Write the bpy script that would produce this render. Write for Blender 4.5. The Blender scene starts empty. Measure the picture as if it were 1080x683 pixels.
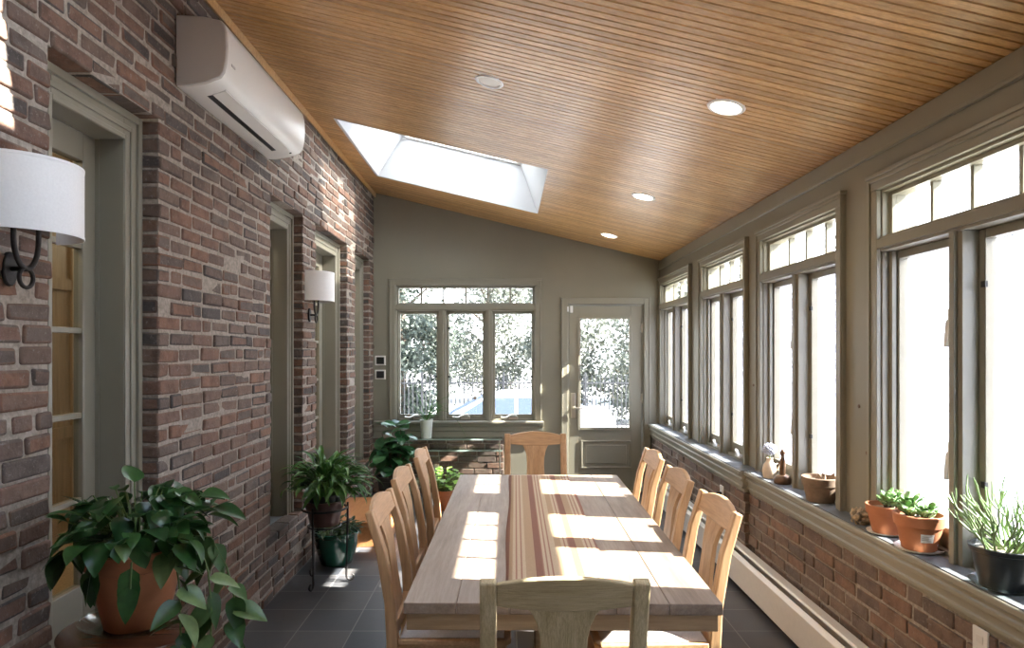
import bpy, bmesh, math, random
from mathutils import Vector, Matrix, Quaternion
random.seed(7)
PI = math.pi
C = bpy.context.scene.collection
V = Vector

# ------------------------------------------------------------------ mesh builder
class MB:
    def __init__(s, T=None):
        s.v = []; s.f = []; s.T = T
    def add(s, verts, faces):
        n = len(s.v)
        for p in verts:
            s.v.append(tuple(s.T(*p)) if s.T else tuple(p))
        for f in faces:
            s.f.append([i + n for i in f])
    def box(s, x0, x1, y0, y1, z0, z1, j=0):
        P = [(x0,y0,z0),(x1,y0,z0),(x1,y1,z0),(x0,y1,z0),(x0,y0,z1),(x1,y0,z1),(x1,y1,z1),(x0,y1,z1)]
        if j: P = [(a+random.uniform(-j,j), b+random.uniform(-j,j), c+random.uniform(-j,j)) for a,b,c in P]
        s.add(P, [(0,3,2,1),(4,5,6,7),(0,1,5,4),(1,2,6,5),(2,3,7,6),(3,0,4,7)])
        return s
    def loft(s, rings, closed=True, cap=True):
        n = len(rings[0]); vs = [p for r in rings for p in r]; fs = []
        for i in range(len(rings)-1):
            for k in range(n if closed else n-1):
                a = i*n+k; b = i*n+(k+1)%n
                fs.append((a, b, b+n, a+n))
        if cap and closed:
            fs.append(tuple(range(n))[::-1]); fs.append(tuple(range((len(rings)-1)*n, len(rings)*n)))
        s.add(vs, fs); return s
    def bar(s, pts, w, h, side=(1,0,0)):
        """bar of rectangular section along pts; w along 'side', h across"""
        pts = [V(p) for p in pts]; sd = V(side).normalized(); rings = []
        for i, p in enumerate(pts):
            t = (pts[min(i+1,len(pts)-1)] - pts[max(i-1,0)]).normalized()
            q = t.cross(sd).normalized()
            ww = w[i] if isinstance(w,(list,tuple)) else w
            hh = h[i] if isinstance(h,(list,tuple)) else h
            rings.append([p+sd*ww/2+q*hh/2, p-sd*ww/2+q*hh/2, p-sd*ww/2-q*hh/2, p+sd*ww/2-q*hh/2])
        return s.loft(rings)
    def tube(s, pts, r, n=8, cap=True):
        pts = [V(p) for p in pts]; rings = []; prev = None
        for i, p in enumerate(pts):
            t = (pts[min(i+1,len(pts)-1)] - pts[max(i-1,0)])
            if t.length < 1e-9: t = V((0,0,1))
            t.normalize()
            if prev is None:
                a = V((0,0,1)) if abs(t.z) < .9 else V((1,0,0))
                u = t.cross(a).normalized()
            else:
                u = (prev - t*prev.dot(t)).normalized()
            prev = u; w = t.cross(u)
            rr = r[i] if isinstance(r,(list,tuple)) else r
            rings.append([p + (u*math.cos(2*PI*k/n) + w*math.sin(2*PI*k/n))*rr for k in range(n)])
        return s.loft(rings, cap=cap)
    def lathe(s, prof, c=(0,0,0), n=32, sx=1, sy=1):
        rings = []
        for r, z in prof:
            r = max(r, .0004)
            rings.append([(c[0]+r*sx*math.cos(2*PI*k/n), c[1]+r*sy*math.sin(2*PI*k/n), c[2]+z) for k in range(n)])
        return s.loft(rings)
    def prism(s, poly, w0, w1, fn):
        """poly: list of (a,b); fn(a,b,w)->xyz"""
        return s.loft([[fn(a,b,w0) for a,b in poly],[fn(a,b,w1) for a,b in poly]])
    def quad(s, a, b, c, d):
        s.add([a,b,c,d], [(0,1,2,3)]); return s
    def build(s, name, m, parent=None, bevel=0, seg=2, ang=40, loc=None, recalc=True, sharp=True):
        me = bpy.data.meshes.new(name)
        me.from_pydata(s.v, [], s.f)
        if recalc:
            bm = bmesh.new(); bm.from_mesh(me)
            bmesh.ops.recalc_face_normals(bm, faces=bm.faces)
            bm.to_mesh(me); bm.free()
        me.shade_smooth()
        if sharp: me.set_sharp_from_angle(angle=math.radians(ang))
        if isinstance(m, (list,tuple)):
            for q in m: me.materials.append(q)
        else: me.materials.append(m)
        o = bpy.data.objects.new(name, me); C.objects.link(o)
        if parent: o.parent = parent
        if loc: o.location = loc
        if bevel:
            b = o.modifiers.new('Bevel', 'BEVEL'); b.width = bevel; b.segments = seg
            b.limit_method = 'ANGLE'; b.angle_limit = math.radians(35)
        return o

def tag(o, label=None, cat=None, group=None, kind=None):
    if label: o['label'] = label
    if cat: o['category'] = cat
    if group: o['group'] = group
    if kind: o['kind'] = kind
    return o
def thing(name, label, cat, loc=(0,0,0), rz=0, group=None, kind=None):
    o = bpy.data.objects.new(name, None); C.objects.link(o)
    o.empty_display_size = .1
    o.location = loc; o.rotation_euler = (0,0,rz)
    return tag(o, label, cat, group, kind)
def copy_tree(o, parent=None):
    c = o.copy(); C.objects.link(c)
    if parent: c.parent = parent
    for ch in [x for x in bpy.data.objects if x.parent == o]:
        copy_tree(ch, c)
    return c

# ------------------------------------------------------------------ materials
def newmat(name):
    m = bpy.data.materials.new(name); m.use_nodes = True
    nt = m.node_tree; b = nt.nodes['Principled BSDF']
    return m, nt, b
def ramp(nt, stops, interp='LINEAR'):
    r = nt.nodes.new('ShaderNodeValToRGB'); r.color_ramp.interpolation = interp
    e = r.color_ramp.elements
    while len(e) < len(stops): e.new(.5)
    for i, (p, c) in enumerate(stops):
        e[i].position = p; e[i].color = (*c, 1)
    return r
def coord(nt, kind='Object', scale=(1,1,1), loc=(0,0,0)):
    tc = nt.nodes.new('ShaderNodeTexCoord'); mp = nt.nodes.new('ShaderNodeMapping')
    mp.inputs['Scale'].default_value = scale; mp.inputs['Location'].default_value = loc
    nt.links.new(tc.outputs[kind], mp.inputs['Vector']); return mp
def noise(nt, vec, scale, detail=4, rough=.55):
    n = nt.nodes.new('ShaderNodeTexNoise'); n.inputs['Scale'].default_value = scale
    n.inputs['Detail'].default_value = detail; n.inputs['Roughness'].default_value = rough
    nt.links.new(vec.outputs[0], n.inputs['Vector']); return n
def bump(nt, b, h, strength=.3, dist=.01):
    k = nt.nodes.new('ShaderNodeBump'); k.inputs['Strength'].default_value = strength
    k.inputs['Distance'].default_value = dist
    nt.links.new(h, k.inputs['Height']); nt.links.new(k.outputs[0], b.inputs['Normal'])
def mixc(nt, a, b, fac, mode='MIX'):
    m = nt.nodes.new('ShaderNodeMix'); m.data_type = 'RGBA'; m.blend_type = mode
    for s, x in ((6, a), (7, b), (0, fac)):
        if isinstance(x, (int, float)): m.inputs[s].default_value = x
        elif isinstance(x, tuple): m.inputs[s].default_value = (*x, 1)
        else: nt.links.new(x, m.inputs[s])
    return m.outputs[2]
def plain(name, col, rough=.5, metal=0, nz=0, nscale=30, bmp=0, spec=.5, coat=0, sub=0):
    m, nt, b = newmat(name)
    b.inputs['Roughness'].default_value = rough; b.inputs['Metallic'].default_value = metal
    b.inputs['Specular IOR Level'].default_value = spec
    b.inputs['Coat Weight'].default_value = coat
    mp = coord(nt); n = noise(nt, mp, nscale)
    lo = tuple(c*(1-nz) for c in col); hi = tuple(min(1,c*(1+nz)) for c in col)
    r = ramp(nt, [(.3, lo), (.7, hi)])
    nt.links.new(n.outputs['Fac'], r.inputs[0]); nt.links.new(r.outputs[0], b.inputs['Base Color'])
    if bmp: bump(nt, b, n.outputs['Fac'], bmp, .004)
    return m
def wood(name, c0, c1, c2, axis='Z', rough=.5, fine=60, bmp=.15, island=0.0, coat=0, stretch=14):
    m, nt, b = newmat(name)
    sc = {'X': (1,stretch,stretch), 'Y': (stretch,1,stretch), 'Z': (stretch,stretch,1)}[axis]
    mp = coord(nt, 'Object', sc)
    n1 = noise(nt, mp, 1.6, 5, .6); n2 = noise(nt, mp, fine/10, 6, .7)
    r = ramp(nt, [(.25, c0), (.5, c1), (.75, c2)])
    nt.links.new(n1.outputs['Fac'], r.inputs[0])
    d = ramp(nt, [(.35, (.62,.58,.55)), (.6, (1,1,1))])
    nt.links.new(n2.outputs['Fac'], d.inputs[0])
    col = mixc(nt, r.outputs[0], d.outputs[0], .6, 'MULTIPLY')
    if island:
        g = nt.nodes.new('ShaderNodeNewGeometry')
        k = ramp(nt, [(0, (1-island,)*3), (1, (1+island*.35,)*3)])
        nt.links.new(g.outputs['Random Per Island'], k.inputs[0])
        col = mixc(nt, col, k.outputs[0], 1.0, 'MULTIPLY')
    nt.links.new(col, b.inputs['Base Color'])
    b.inputs['Roughness'].default_value = rough; b.inputs['Coat Weight'].default_value = coat
    b.inputs['Coat Roughness'].default_value = .25
    if bmp: bump(nt, b, n2.outputs['Fac'], bmp, .004)
    return m
def brickmat(name, cols, rough=.85):
    m, nt, b = newmat(name)
    g = nt.nodes.new('ShaderNodeNewGeometry')
    n = len(cols)
    r = ramp(nt, [(i/n, c) for i, c in enumerate(cols)], 'CONSTANT')
    nt.links.new(g.outputs['Random Per Island'], r.inputs[0])
    mp = coord(nt); n1 = noise(nt, mp, 14, 6, .65); n2 = noise(nt, mp, 70, 6, .7)
    k = ramp(nt, [(.3, (.45,.43,.42)), (.55, (1,1,1)), (.75, (1.25,1.2,1.15))])
    nt.links.new(n1.outputs['Fac'], k.inputs[0])
    col = mixc(nt, r.outputs[0], k.outputs[0], .8, 'MULTIPLY')
    k2 = ramp(nt, [(.58, (0,0,0)), (.74, (1,1,1))])           # lime bloom / mortar smears
    nt.links.new(n2.outputs['Fac'], k2.inputs[0])
    col = mixc(nt, col, (.27,.24,.215), k2.outputs[0])
    nt.links.new(col, b.inputs['Base Color']); b.inputs['Roughness'].default_value = rough
    n3 = noise(nt, mp, 28, 8, .7)
    bump(nt, b, n3.outputs['Fac'], .6, .012)
    return m
def leafmat(name, c0, c1, rough=.35, scale=9, vein=None):
    m, nt, b = newmat(name)
    g = nt.nodes.new('ShaderNodeNewGeometry')
    r = ramp(nt, [(0, c0), (1, c1)]); nt.links.new(g.outputs['Random Per Island'], r.inputs[0])
    mp = coord(nt); n = noise(nt, mp, scale*6, 3)
    k = ramp(nt, [(.3,(.75,.75,.75)), (.7,(1.15,1.15,1.1))]); nt.links.new(n.outputs['Fac'], k.inputs[0])
    col = mixc(nt, r.outputs[0], k.outputs[0], .8, 'MULTIPLY')
    nt.links.new(col, b.inputs['Base Color']); b.inputs['Roughness'].default_value = rough
    t = nt.nodes.new('ShaderNodeBsdfTranslucent'); nt.links.new(col, t.inputs[0])
    mx = nt.nodes.new('ShaderNodeMixShader'); mx.inputs[0].default_value = .3
    out = nt.nodes['Material Output']
    nt.links.new(b.outputs[0], mx.inputs[1]); nt.links.new(t.outputs[0], mx.inputs[2])
    nt.links.new(mx.outputs[0], out.inputs[0])
    return m
def glassmat(name, tint=(.97,.98,.98), gloss=.06, rough=0.0):
    m, nt, b = newmat(name); nt.nodes.remove(b)
    out = nt.nodes['Material Output']
    t = nt.nodes.new('ShaderNodeBsdfTransparent'); t.inputs[0].default_value = (*tint, 1)
    g = nt.nodes.new('ShaderNodeBsdfGlossy'); g.inputs['Roughness'].default_value = rough
    f = nt.nodes.new('ShaderNodeLayerWeight'); f.inputs[0].default_value = .5
    pw = nt.nodes.new('ShaderNodeMath'); pw.operation = 'POWER'; pw.inputs[1].default_value = 5
    nt.links.new(f.outputs['Facing'], pw.inputs[0])
    ad = nt.nodes.new('ShaderNodeMath'); ad.operation = 'MULTIPLY_ADD'; ad.inputs[1].default_value = .9; ad.inputs[2].default_value = .03
    nt.links.new(pw.outputs[0], ad.inputs[0]); f = ad
    mx = nt.nodes.new('ShaderNodeMixShader')
    nt.links.new(f.outputs[0], mx.inputs[0]); nt.links.new(t.outputs[0], mx.inputs[1]); nt.links.new(g.outputs[0], mx.inputs[2])
    nt.links.new(mx.outputs[0], out.inputs[0]); return m
def screenmat(name, col=(.75,.77,.8), cover=.22):
    m, nt, b = newmat(name); nt.nodes.remove(b)
    out = nt.nodes['Material Output']
    t = nt.nodes.new('ShaderNodeBsdfTransparent'); d = nt.nodes.new('ShaderNodeBsdfTranslucent'); d.inputs[0].default_value = (*col,1)
    mx = nt.nodes.new('ShaderNodeMixShader'); mx.inputs[0].default_value = cover
    nt.links.new(t.outputs[0], mx.inputs[1]); nt.links.new(d.outputs[0], mx.inputs[2]); nt.links.new(mx.outputs[0], out.inputs[0])
    return m
def emit(name, col, s):
    m, nt, b = newmat(name)
    b.inputs['Base Color'].default_value = (*col,1)
    b.inputs['Emission Color'].default_value = (*col,1); b.inputs['Emission Strength'].default_value = s
    return m

M = {}
M['brick_l'] = brickmat('brick tumbled purple', [(.125,.084,.064),(.165,.096,.069),(.105,.08,.066),(.175,.098,.066),(.14,.093,.07),(.075,.063,.056),(.155,.104,.077),(.17,.107,.077),(.13,.099,.08),(.195,.102,.064)])
M['brick_r'] = brickmat('brick brown orange', [(.165,.108,.077),(.19,.118,.08),(.135,.096,.075),(.175,.12,.087),(.21,.122,.08),(.125,.096,.078),(.155,.112,.087)])
M['mortar'] = plain('mortar', (.30,.262,.22), .95, nz=.3, nscale=60, bmp=.8)
M['paint'] = plain('sage grey paint', (.225,.21,.16), .42, nz=.03, nscale=3)
M['paint_trim'] = plain('sage grey satin trim', (.245,.23,.178), .33, nz=.03, nscale=4)
M['white'] = plain('white paint', (.82,.82,.80), .45, nz=.02, nscale=5)
M['shaftpaint'] = plain('warm white shaft paint', (.50,.51,.52), .6)
M['plastic'] = plain('ivory plastic', (.72,.70,.65), .35, nz=.02, nscale=5)
M['plastic_side'] = plain('warm grey plastic', (.50,.475,.44), .45, nz=.02, nscale=5)
M['black'] = plain('black plastic', (.012,.012,.013), .4)
M['iron'] = plain('wrought iron', (.018,.016,.015), .5, metal=.3, nz=.3, nscale=80, bmp=.1)
M['chrome'] = plain('satin nickel', (.62,.58,.50), .28, metal=1)
M['brass'] = plain('aged brass', (.55,.47,.33), .3, metal=1)
M['ceil'] = wood('varnished fir ceiling', (.49,.26,.085), (.63,.37,.145), (.72,.455,.205), 'X', .36, 50, .08, island=.28, coat=.25, stretch=30)
M['tabletop'] = wood('weathered table boards', (.235,.17,.125), (.33,.25,.19), (.41,.325,.255), 'Y', .5, 70, .12, island=.12)
M['tablebase'] = wood('table apron oak', (.30,.195,.10), (.40,.275,.155), (.48,.35,.21), 'X', .5, 60, .2)
M['chair_v'] = wood('honey oak upright', (.44,.255,.12), (.56,.345,.175), (.64,.42,.235), 'Z', .42, 60, .1)
M['chair_h'] = wood('honey oak cross', (.44,.255,.12), (.56,.345,.175), (.64,.42,.235), 'X', .42, 60, .1)
M['drift_v'] = wood('rough oak upright', (.42,.335,.17), (.57,.465,.265), (.68,.575,.36), 'Z', .65, 90, .8, stretch=22)
M['drift_h'] = wood('rough oak cross', (.42,.335,.17), (.57,.465,.265), (.68,.575,.36), 'X', .65, 90, .9, stretch=22)
M['cushion'] = plain('oatmeal cotton', (.62,.56,.52), .9, nz=.08, nscale=200, bmp=.15)
M['step'] = wood('orange oak step', (.42,.17,.06), (.54,.235,.085), (.62,.30,.12), 'Y', .3, 50, .05, coat=.4)
M['stool'] = wood('dark cherry top', (.085,.028,.014), (.13,.044,.021), (.18,.065,.03), 'X', .25, 50, .03, coat=.5)
M['stool_rim'] = wood('cherry rim', (.26,.10,.035), (.34,.14,.05), (.40,.18,.07), 'X', .3, 40, .03, coat=.4)
M['terra'] = plain('terracotta', (.47,.185,.085), .75, nz=.12, nscale=12, bmp=.05)
M['terra_old'] = plain('weathered brown clay', (.22,.155,.105), .85, nz=.25, nscale=22, bmp=.15)
M['rustpot'] = plain('dark red glazed clay', (.115,.06,.048), .35, nz=.2, nscale=18)
M['greenpot'] = plain('green glaze', (.012,.075,.05), .12, nz=.25, nscale=10, coat=.6)
M['blackpot'] = plain('black nursery pot', (.035,.04,.042), .3, nz=.1)
M['whitepot'] = plain('white ceramic', (.75,.76,.72), .3)
M['soil'] = plain('potting soil', (.045,.03,.02), .95, nz=.5, nscale=90, bmp=.6)
M['gravel'] = plain('pebble mulch', (.36,.29,.23), .9, nz=.6, nscale=120, bmp=.8)
M['pothos'] = leafmat('pothos leaf', (.014,.055,.016), (.05,.14,.038), .3)
M['pothos_varieg'] = leafmat('pothos variegated', (.05,.13,.04), (.17,.26,.10), .35)  # paler variegated leaves, their own colour
M['lily'] = leafmat('lily leaf', (.03,.11,.022), (.13,.28,.07), .35)
M['fig'] = leafmat('fig leaf', (.02,.085,.03), (.075,.20,.075), .3)
M['lime'] = leafmat('lime leaf', (.14,.33,.04), (.38,.58,.12), .45)
M['dark_leaf'] = leafmat('dark succulent leaf', (.02,.05,.02), (.07,.12,.05), .4)
M['jade'] = leafmat('jade leaf', (.16,.32,.10), (.36,.52,.24), .35)
M['pencil'] = plain('pencil cactus green', (.24,.34,.15), .5, nz=.25, nscale=25)
M['stem'] = plain('green stem', (.10,.16,.045), .6, nz=.2)
M['bark'] = plain('bark', (.10,.075,.055), .9, nz=.4, nscale=20, bmp=.5)
M['dry'] = plain('dried husk', (.35,.27,.17), .9, nz=.6, nscale=40, bmp=.3)
M['cream'] = plain('cream ceramic', (.66,.55,.42), .4, nz=.15, nscale=18)
M['bluebloom'] = plain('pale blue dried bloom', (.48,.53,.66), .8, nz=.25, nscale=60)
M['bronze'] = plain('bronze resin', (.13,.075,.045), .35, metal=.5, nz=.3, nscale=30)
M['label'] = plain('paper label', (.85,.85,.86), .7)
M['ink'] = plain('grey print', (.18,.18,.2), .8)
M['glass'] = glassmat('window glass')
M['doorglass'] = glassmat('house door glass', (.86,.88,.86))
M['clear'] = glassmat('clear dish', (.90,.95,.93))
M['screen'] = screenmat('insect screen', (.17,.18,.26), .32)
M['shade'] = plain('linen shade', (.80,.80,.78), .85, nz=.03, nscale=150, bmp=.05)
M['shelfglass'] = glassmat('greenish shelf glass', (.70,.82,.76))
M['skyglass'] = screenmat('frosted skylight glass', (.40,.42,.44), .9)
M['edge'] = plain('frosted green glass edge', (.30,.38,.34), .25)
M['heater'] = plain('cream enamel', (.66,.635,.58), .4, nz=.03)
M['stone'] = plain('bluestone sill', (.13,.14,.15), .6, nz=.25, nscale=18, bmp=.2)
M['housepanel'] = wood('butternut panelling', (.36,.255,.14), (.44,.32,.18), (.50,.37,.22), 'Z', .5, 40, .05)  # plain wood colour, no emission
M['canlight'] = emit('warm lamp lens', (1,.86,.66), 14)
M['carwhite'] = plain('white car paint', (.50,.52,.56), .35, coat=.2)
M['carglass'] = plain('car glass', (.045,.06,.095), .45, spec=.1)  # blue of the reflected sky is put into the base colour
M['tyre'] = plain('rubber', (.02,.02,.02), .8)
M['fence'] = plain('black fence iron', (.02,.02,.024), .6)
M['treeleaf'] = leafmat('tree leaf', (.05,.058,.045), (.16,.17,.14), .6)
M['treeleaf2'] = leafmat('evergreen leaf', (.035,.048,.04), (.12,.14,.115), .6)
M['lawn'] = plain('winter lawn and paving', (.30,.295,.285), .9, nz=.15, nscale=.6)

def slate():
    m, nt, b = newmat('slate tile')
    mp = coord(nt, 'Object', (1,1,1), (-.05, -.03, 0))
    t = nt.nodes.new('ShaderNodeTexBrick'); t.offset = 0; t.squash = 1
    t.inputs['Scale'].default_value = 1; t.inputs['Brick Width'].default_value = .3; t.inputs['Row Height'].default_value = .3
    t.inputs['Mortar Size'].default_value = .0035; t.inputs['Mortar Smooth'].default_value = .2
    t.inputs['Color1'].default_value = (.035,.040,.048,1); t.inputs['Color2'].default_value = (.085,.080,.078,1)
    t.inputs['Mortar'].default_value = (.17,.165,.16,1); t.inputs['Bias'].default_value = -.1
    nt.links.new(mp.outputs[0], t.inputs['Vector'])
    mp2 = coord(nt); n = noise(nt, mp2, 9, 7, .65)
    k = ramp(nt, [(.3,(.7,.72,.75)), (.7,(1.3,1.2,1.1))]); nt.links.new(n.outputs['Fac'], k.inputs[0])
    nt.links.new(mixc(nt, t.outputs['Color'], k.outputs[0], .8, 'MULTIPLY'), b.inputs['Base Color'])
    rr = ramp(nt, [(.3,(.40,)*3), (.7,(.48,)*3)]); nt.links.new(n.outputs['Fac'], rr.inputs[0])
    nt.links.new(rr.outputs[0], b.inputs['Roughness'])
    n5 = noise(nt, mp2, 7, 2, .5)
    mth = nt.nodes.new('ShaderNodeMath'); mth.operation = 'MULTIPLY_ADD'
    nt.links.new(t.outputs['Fac'], mth.inputs[0]); mth.inputs[1].default_value = -.5
    nt.links.new(n5.outputs['Fac'], mth.inputs[2])
    bump(nt, b, mth.outputs[0], .22, .006)
    return m
M['slate'] = slate()
def runner_mat():
    m, nt, b = newmat('striped runner')
    tc = nt.nodes.new('ShaderNodeTexCoord'); sp = nt.nodes.new('ShaderNodeSeparateXYZ')
    nt.links.new(tc.outputs['Object'], sp.inputs[0])
    ma = nt.nodes.new('ShaderNodeMath'); ma.operation = 'MULTIPLY_ADD'; ma.inputs[1].default_value = 1/.36; ma.inputs[2].default_value = .5
    nt.links.new(sp.outputs[0], ma.inputs[0])
    rust=(.27,.125,.085); tan=(.45,.31,.19); crm=(.56,.44,.30); red=(.36,.19,.13)
    st=[(0,rust),(.035,tan),(.07,crm),(.10,red),(.115,crm),(.15,red),(.165,crm),(.20,tan),(.30,rust),(.37,red),(.38,crm),(.41,red),(.425,crm),(.455,red),(.47,crm),(.53,tan),
        (.60,crm),(.63,red),(.645,crm),(.675,red),(.69,rust),(.76,tan),(.84,crm),(.87,red),(.885,crm),(.915,red),(.93,crm),(.965,rust)]
    r = ramp(nt, st[:30], 'CONSTANT'); nt.links.new(ma.outputs[0], r.inputs[0])
    mp = coord(nt, 'Object', (1,1,1)); n = noise(nt, mp, 260, 3)
    k = ramp(nt, [(.3,(.8,)*3),(.7,(1.1,)*3)]); nt.links.new(n.outputs['Fac'], k.inputs[0])
    nt.links.new(mixc(nt, r.outputs[0], k.outputs[0], .8, 'MULTIPLY'), b.inputs['Base Color'])
    b.inputs['Roughness'].default_value = .9
    bump(nt, b, n.outputs['Fac'], .3, .002)
    return m
M['runner'] = runner_mat()

# ------------------------------------------------------------------ room numbers (metres; camera at x=0,y=0)
XL, XR, YB, YR = -1.45, 1.66, 7.2, -1.3
SL = .238
def zc(x): return 3.248 - SL*(x - XL)
NN = V((SL, 0, 1)).normalized()
def cp(x, y, off=0): return V((x, y, zc(x))) + NN*off
GZ = -.85

# ---- floor
f = MB().box(XL-.15, XR+.1, YR-.1, YB+.12, -.12, 0).build('floor', M['slate'])
tag(f, 'dark slate tile floor with pale grout lines', 'floor', kind='structure')

# ---- ceiling of narrow beaded boards with the skylight openings
PITCH = .045
def snap(y): return YR + round((y-YR)/PITCH)*PITCH
SKY = [(-1.225, .29, snap(4.77), snap(6.30)), (-1.15, .30, snap(.40), snap(1.83))]
mb = MB()
ny = int(math.ceil((YB+.05-YR)/PITCH))
x0c, x1c = XL-.12, XR+.1
for i in range(ny):
    y0 = YR + i*PITCH; y1 = y0 + PITCH; ym = (y0+y1)/2
    segs = [(x0c, x1c)]
    for (a, b_, c, d) in SKY:
        if c < ym < d: segs = [(x0c, a), (b_, x1c)]
    for (a, b_) in segs:
        ring = [(y0, .011), (y0+.005, 0), (y1-.005, 0), (y1, .011)]
        mb.add([cp(a, y, o) for y, o in ring] + [cp(b_, y, o) for y, o in ring],
               [(0,1,5,4),(1,2,6,5),(2,3,7,6)])
ceil = mb.build('ceiling', M['ceil'], recalc=False, ang=20)
tag(ceil, 'sloping varnished fir beadboard ceiling', 'ceiling', kind='structure')
mb = MB()                                             # roof deck behind the boards
ys = sorted({YR-.1, YB+.12, SKY[0][2], SKY[0][3], SKY[1][2], SKY[1][3]})
for y0, y1 in zip(ys[:-1], ys[1:]):
    segs = [(x0c, x1c)]
    for (a, b_, c, d) in SKY:
        if c-.001 < (y0+y1)/2 < d+.001: segs = [(x0c, a-.03), (b_+.03, x1c)]
    for (a, b_) in segs:
        mb.loft([[cp(a,y0,.012), cp(b_,y0,.012), cp(b_,y0,.2), cp(a,y0,.2)], [cp(a,y1,.012), cp(b_,y1,.012), cp(b_,y1,.2), cp(a,y1,.2)]])
mb.build('roof_deck', M['bark'], ceil)

def skylight(idx, r, label):
    a, b_, c, d = r
    root = thing('window_%d' % idx, label, 'skylight', cp((a+b_)/2, (c+d)/2), 0, kind='structure')
    rl = root.location
    H = .40
    bot = [cp(a,c), cp(b_,c), cp(b_,d), cp(a,d)]
    def tp(x, y): p = cp(x, y, 0); return V((p.x, p.y, p.z + H))
    ta, tb, tc_, td = a+.235, b_-.16, c+.25, d-.06
    top = [tp(ta,tc_), tp(tb,tc_), tp(tb,td), tp(ta,td)]
    m = MB()
    def grow(q, s):
        cen = sum(q, V())/4
        return [p + (V((p.x-cen.x, p.y-cen.y, 0))).normalized()*s for p in q]
    bo, to = grow(bot, .03), grow(top, .03)
    for k in range(4):
        j = (k+1) % 4
        m.loft([[bot[k]-rl, bot[j]-rl, top[j]-rl, top[k]-rl], [bo[k]-rl, bo[j]-rl, to[j]-rl, to[k]-rl]])
    m.build('shaft', M['shaftpaint'], root)
    m = MB()                                          # sash frame round the glass
    def fr(x0, x1, y0, y1, h0, h1):
        m.loft([[tp(x0,y0)+V((0,0,h))-rl, tp(x1,y0)+V((0,0,h))-rl, tp(x1,y1)+V((0,0,h))-rl, tp(x0,y1)+V((0,0,h))-rl] for h in (h0, h1)])
    w = .045
    fr(ta-.04,tb+.04,tc_-.04,tc_+w,0,.07); fr(ta-.04,tb+.04,td-w,td+.04,0,.07)
    fr(ta-.04,ta+w,tc_+w,td-w,0,.07); fr(tb-w,tb+.04,tc_+w,td-w,0,.07)
    m.build('sash', M['white'], root, bevel=.004)
    m = MB(); m.quad(tp(ta,tc_)+V((0,0,.05))-rl, tp(tb,tc_)+V((0,0,.05))-rl, tp(tb,td)+V((0,0,.05))-rl, tp(ta,td)+V((0,0,.05))-rl)
    m.build('glass', M['skyglass'] if idx == 6 else M['glass'], root)
    return root
skylight(6, SKY[0], 'white skylight well cut into the wood ceiling')
skylight(7, SKY[1], 'second skylight well over the near end of the room')

# ---- brick laying
LC = .0675
def lay(mb, y0, y1, z0, z1, holes, x_front, depth, sgn, jit=.0045, L=.205, axis='Y'):
    """bricks whose face is at x_front (axis Y) or y_front (axis X), going back by depth*sgn"""
    z = z0; row = 0
    while z < z1 - .02:
        zt = min(z + LC - .012, z1)
        zm = (z + zt)/2
        segs = [(y0, y1)]
        for (a, b_, h0, h1) in holes:
            if h0 - .012 < zm < h1 + .012:
                ns = []
                for s0, s1 in segs:
                    if b_ <= s0 or a >= s1: ns.append((s0, s1)); continue
                    if a > s0: ns.append((s0, a))
                    if b_ < s1: ns.append((b_, s1))
                segs = ns
        for s0, s1 in segs:
            y = s0; first = True
            while y < s1 - .01:
                l = (L/2 if (row % 2 and first) else L) * random.choice([1,1,1,.97,1.03,.9])
                if random.random() < .12: l = L*.5
                first = False
                e = y + l
                if s1 - e < .06: e = s1
                e = min(e, s1)
                off = random.uniform(-.006, .004)
                dz = random.uniform(-.003, .003)
                g = .012 if e < s1 else 0
                xa = x_front + off*1.0; xb = x_front + depth*sgn
                if axis == 'Y': mb.box(min(xa,xb), max(xa,xb), y, e-g, z+dz, zt+dz, jit)
                else: mb.box(y, e-g, min(xa,xb), max(xa,xb), z+dz, zt+dz, jit)
                y = e
        z += LC; row += 1

# ---- left wall (old brick house wall) with four openings
ZS, ZH = .385, 2.49
OP = [(2.11, 2.765), (4.076, 4.72), (5.037, 6.02), (6.34, 7.0)]
holes = [(a, b_, ZS, ZH) for a, b_ in OP]
wl = MB()
ys = [YR-.1] + [v for a, b_ in OP for v in (a-.006, b_+.006)] + [YB+.1]
wl.box(XL-.16, XL-.007, YR-.1, YB+.1, -.05, ZS-.01); wl.box(XL-.16, XL-.007, YR-.1, YB+.1, ZH+.01, 3.275)
for i in range(0, len(ys), 2):
    wl.box(XL-.16, XL-.007, ys[i], ys[i+1], ZS-.01, ZH+.01)
wleft = wl.build('wall_left', M['mortar'])
tag(wleft, 'old tumbled brick house wall with wide pale mortar', 'wall', kind='structure')
mb = MB(); lay(mb, YR-.05, YB+.02, .0, 3.24, holes, XL, .10, -1)
mb.build('brickwork', M['brick_l'], wleft, bevel=.009, seg=3)

# sage trim strip between brick and ceiling
t = MB(); t.loft([[V((XL, y, zc(XL)-.045)), V((XL+.022, y, zc(XL+.022)-.05)), V((XL+.028, y, zc(XL+.028)-.002)), V((XL, y, zc(XL)-.002))] for y in (YR, YB)])
tag(t.build('trim_1', M['ceil'], bevel=.003), 'narrow wood strip where brick meets ceiling', 'trim', kind='structure')

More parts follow.
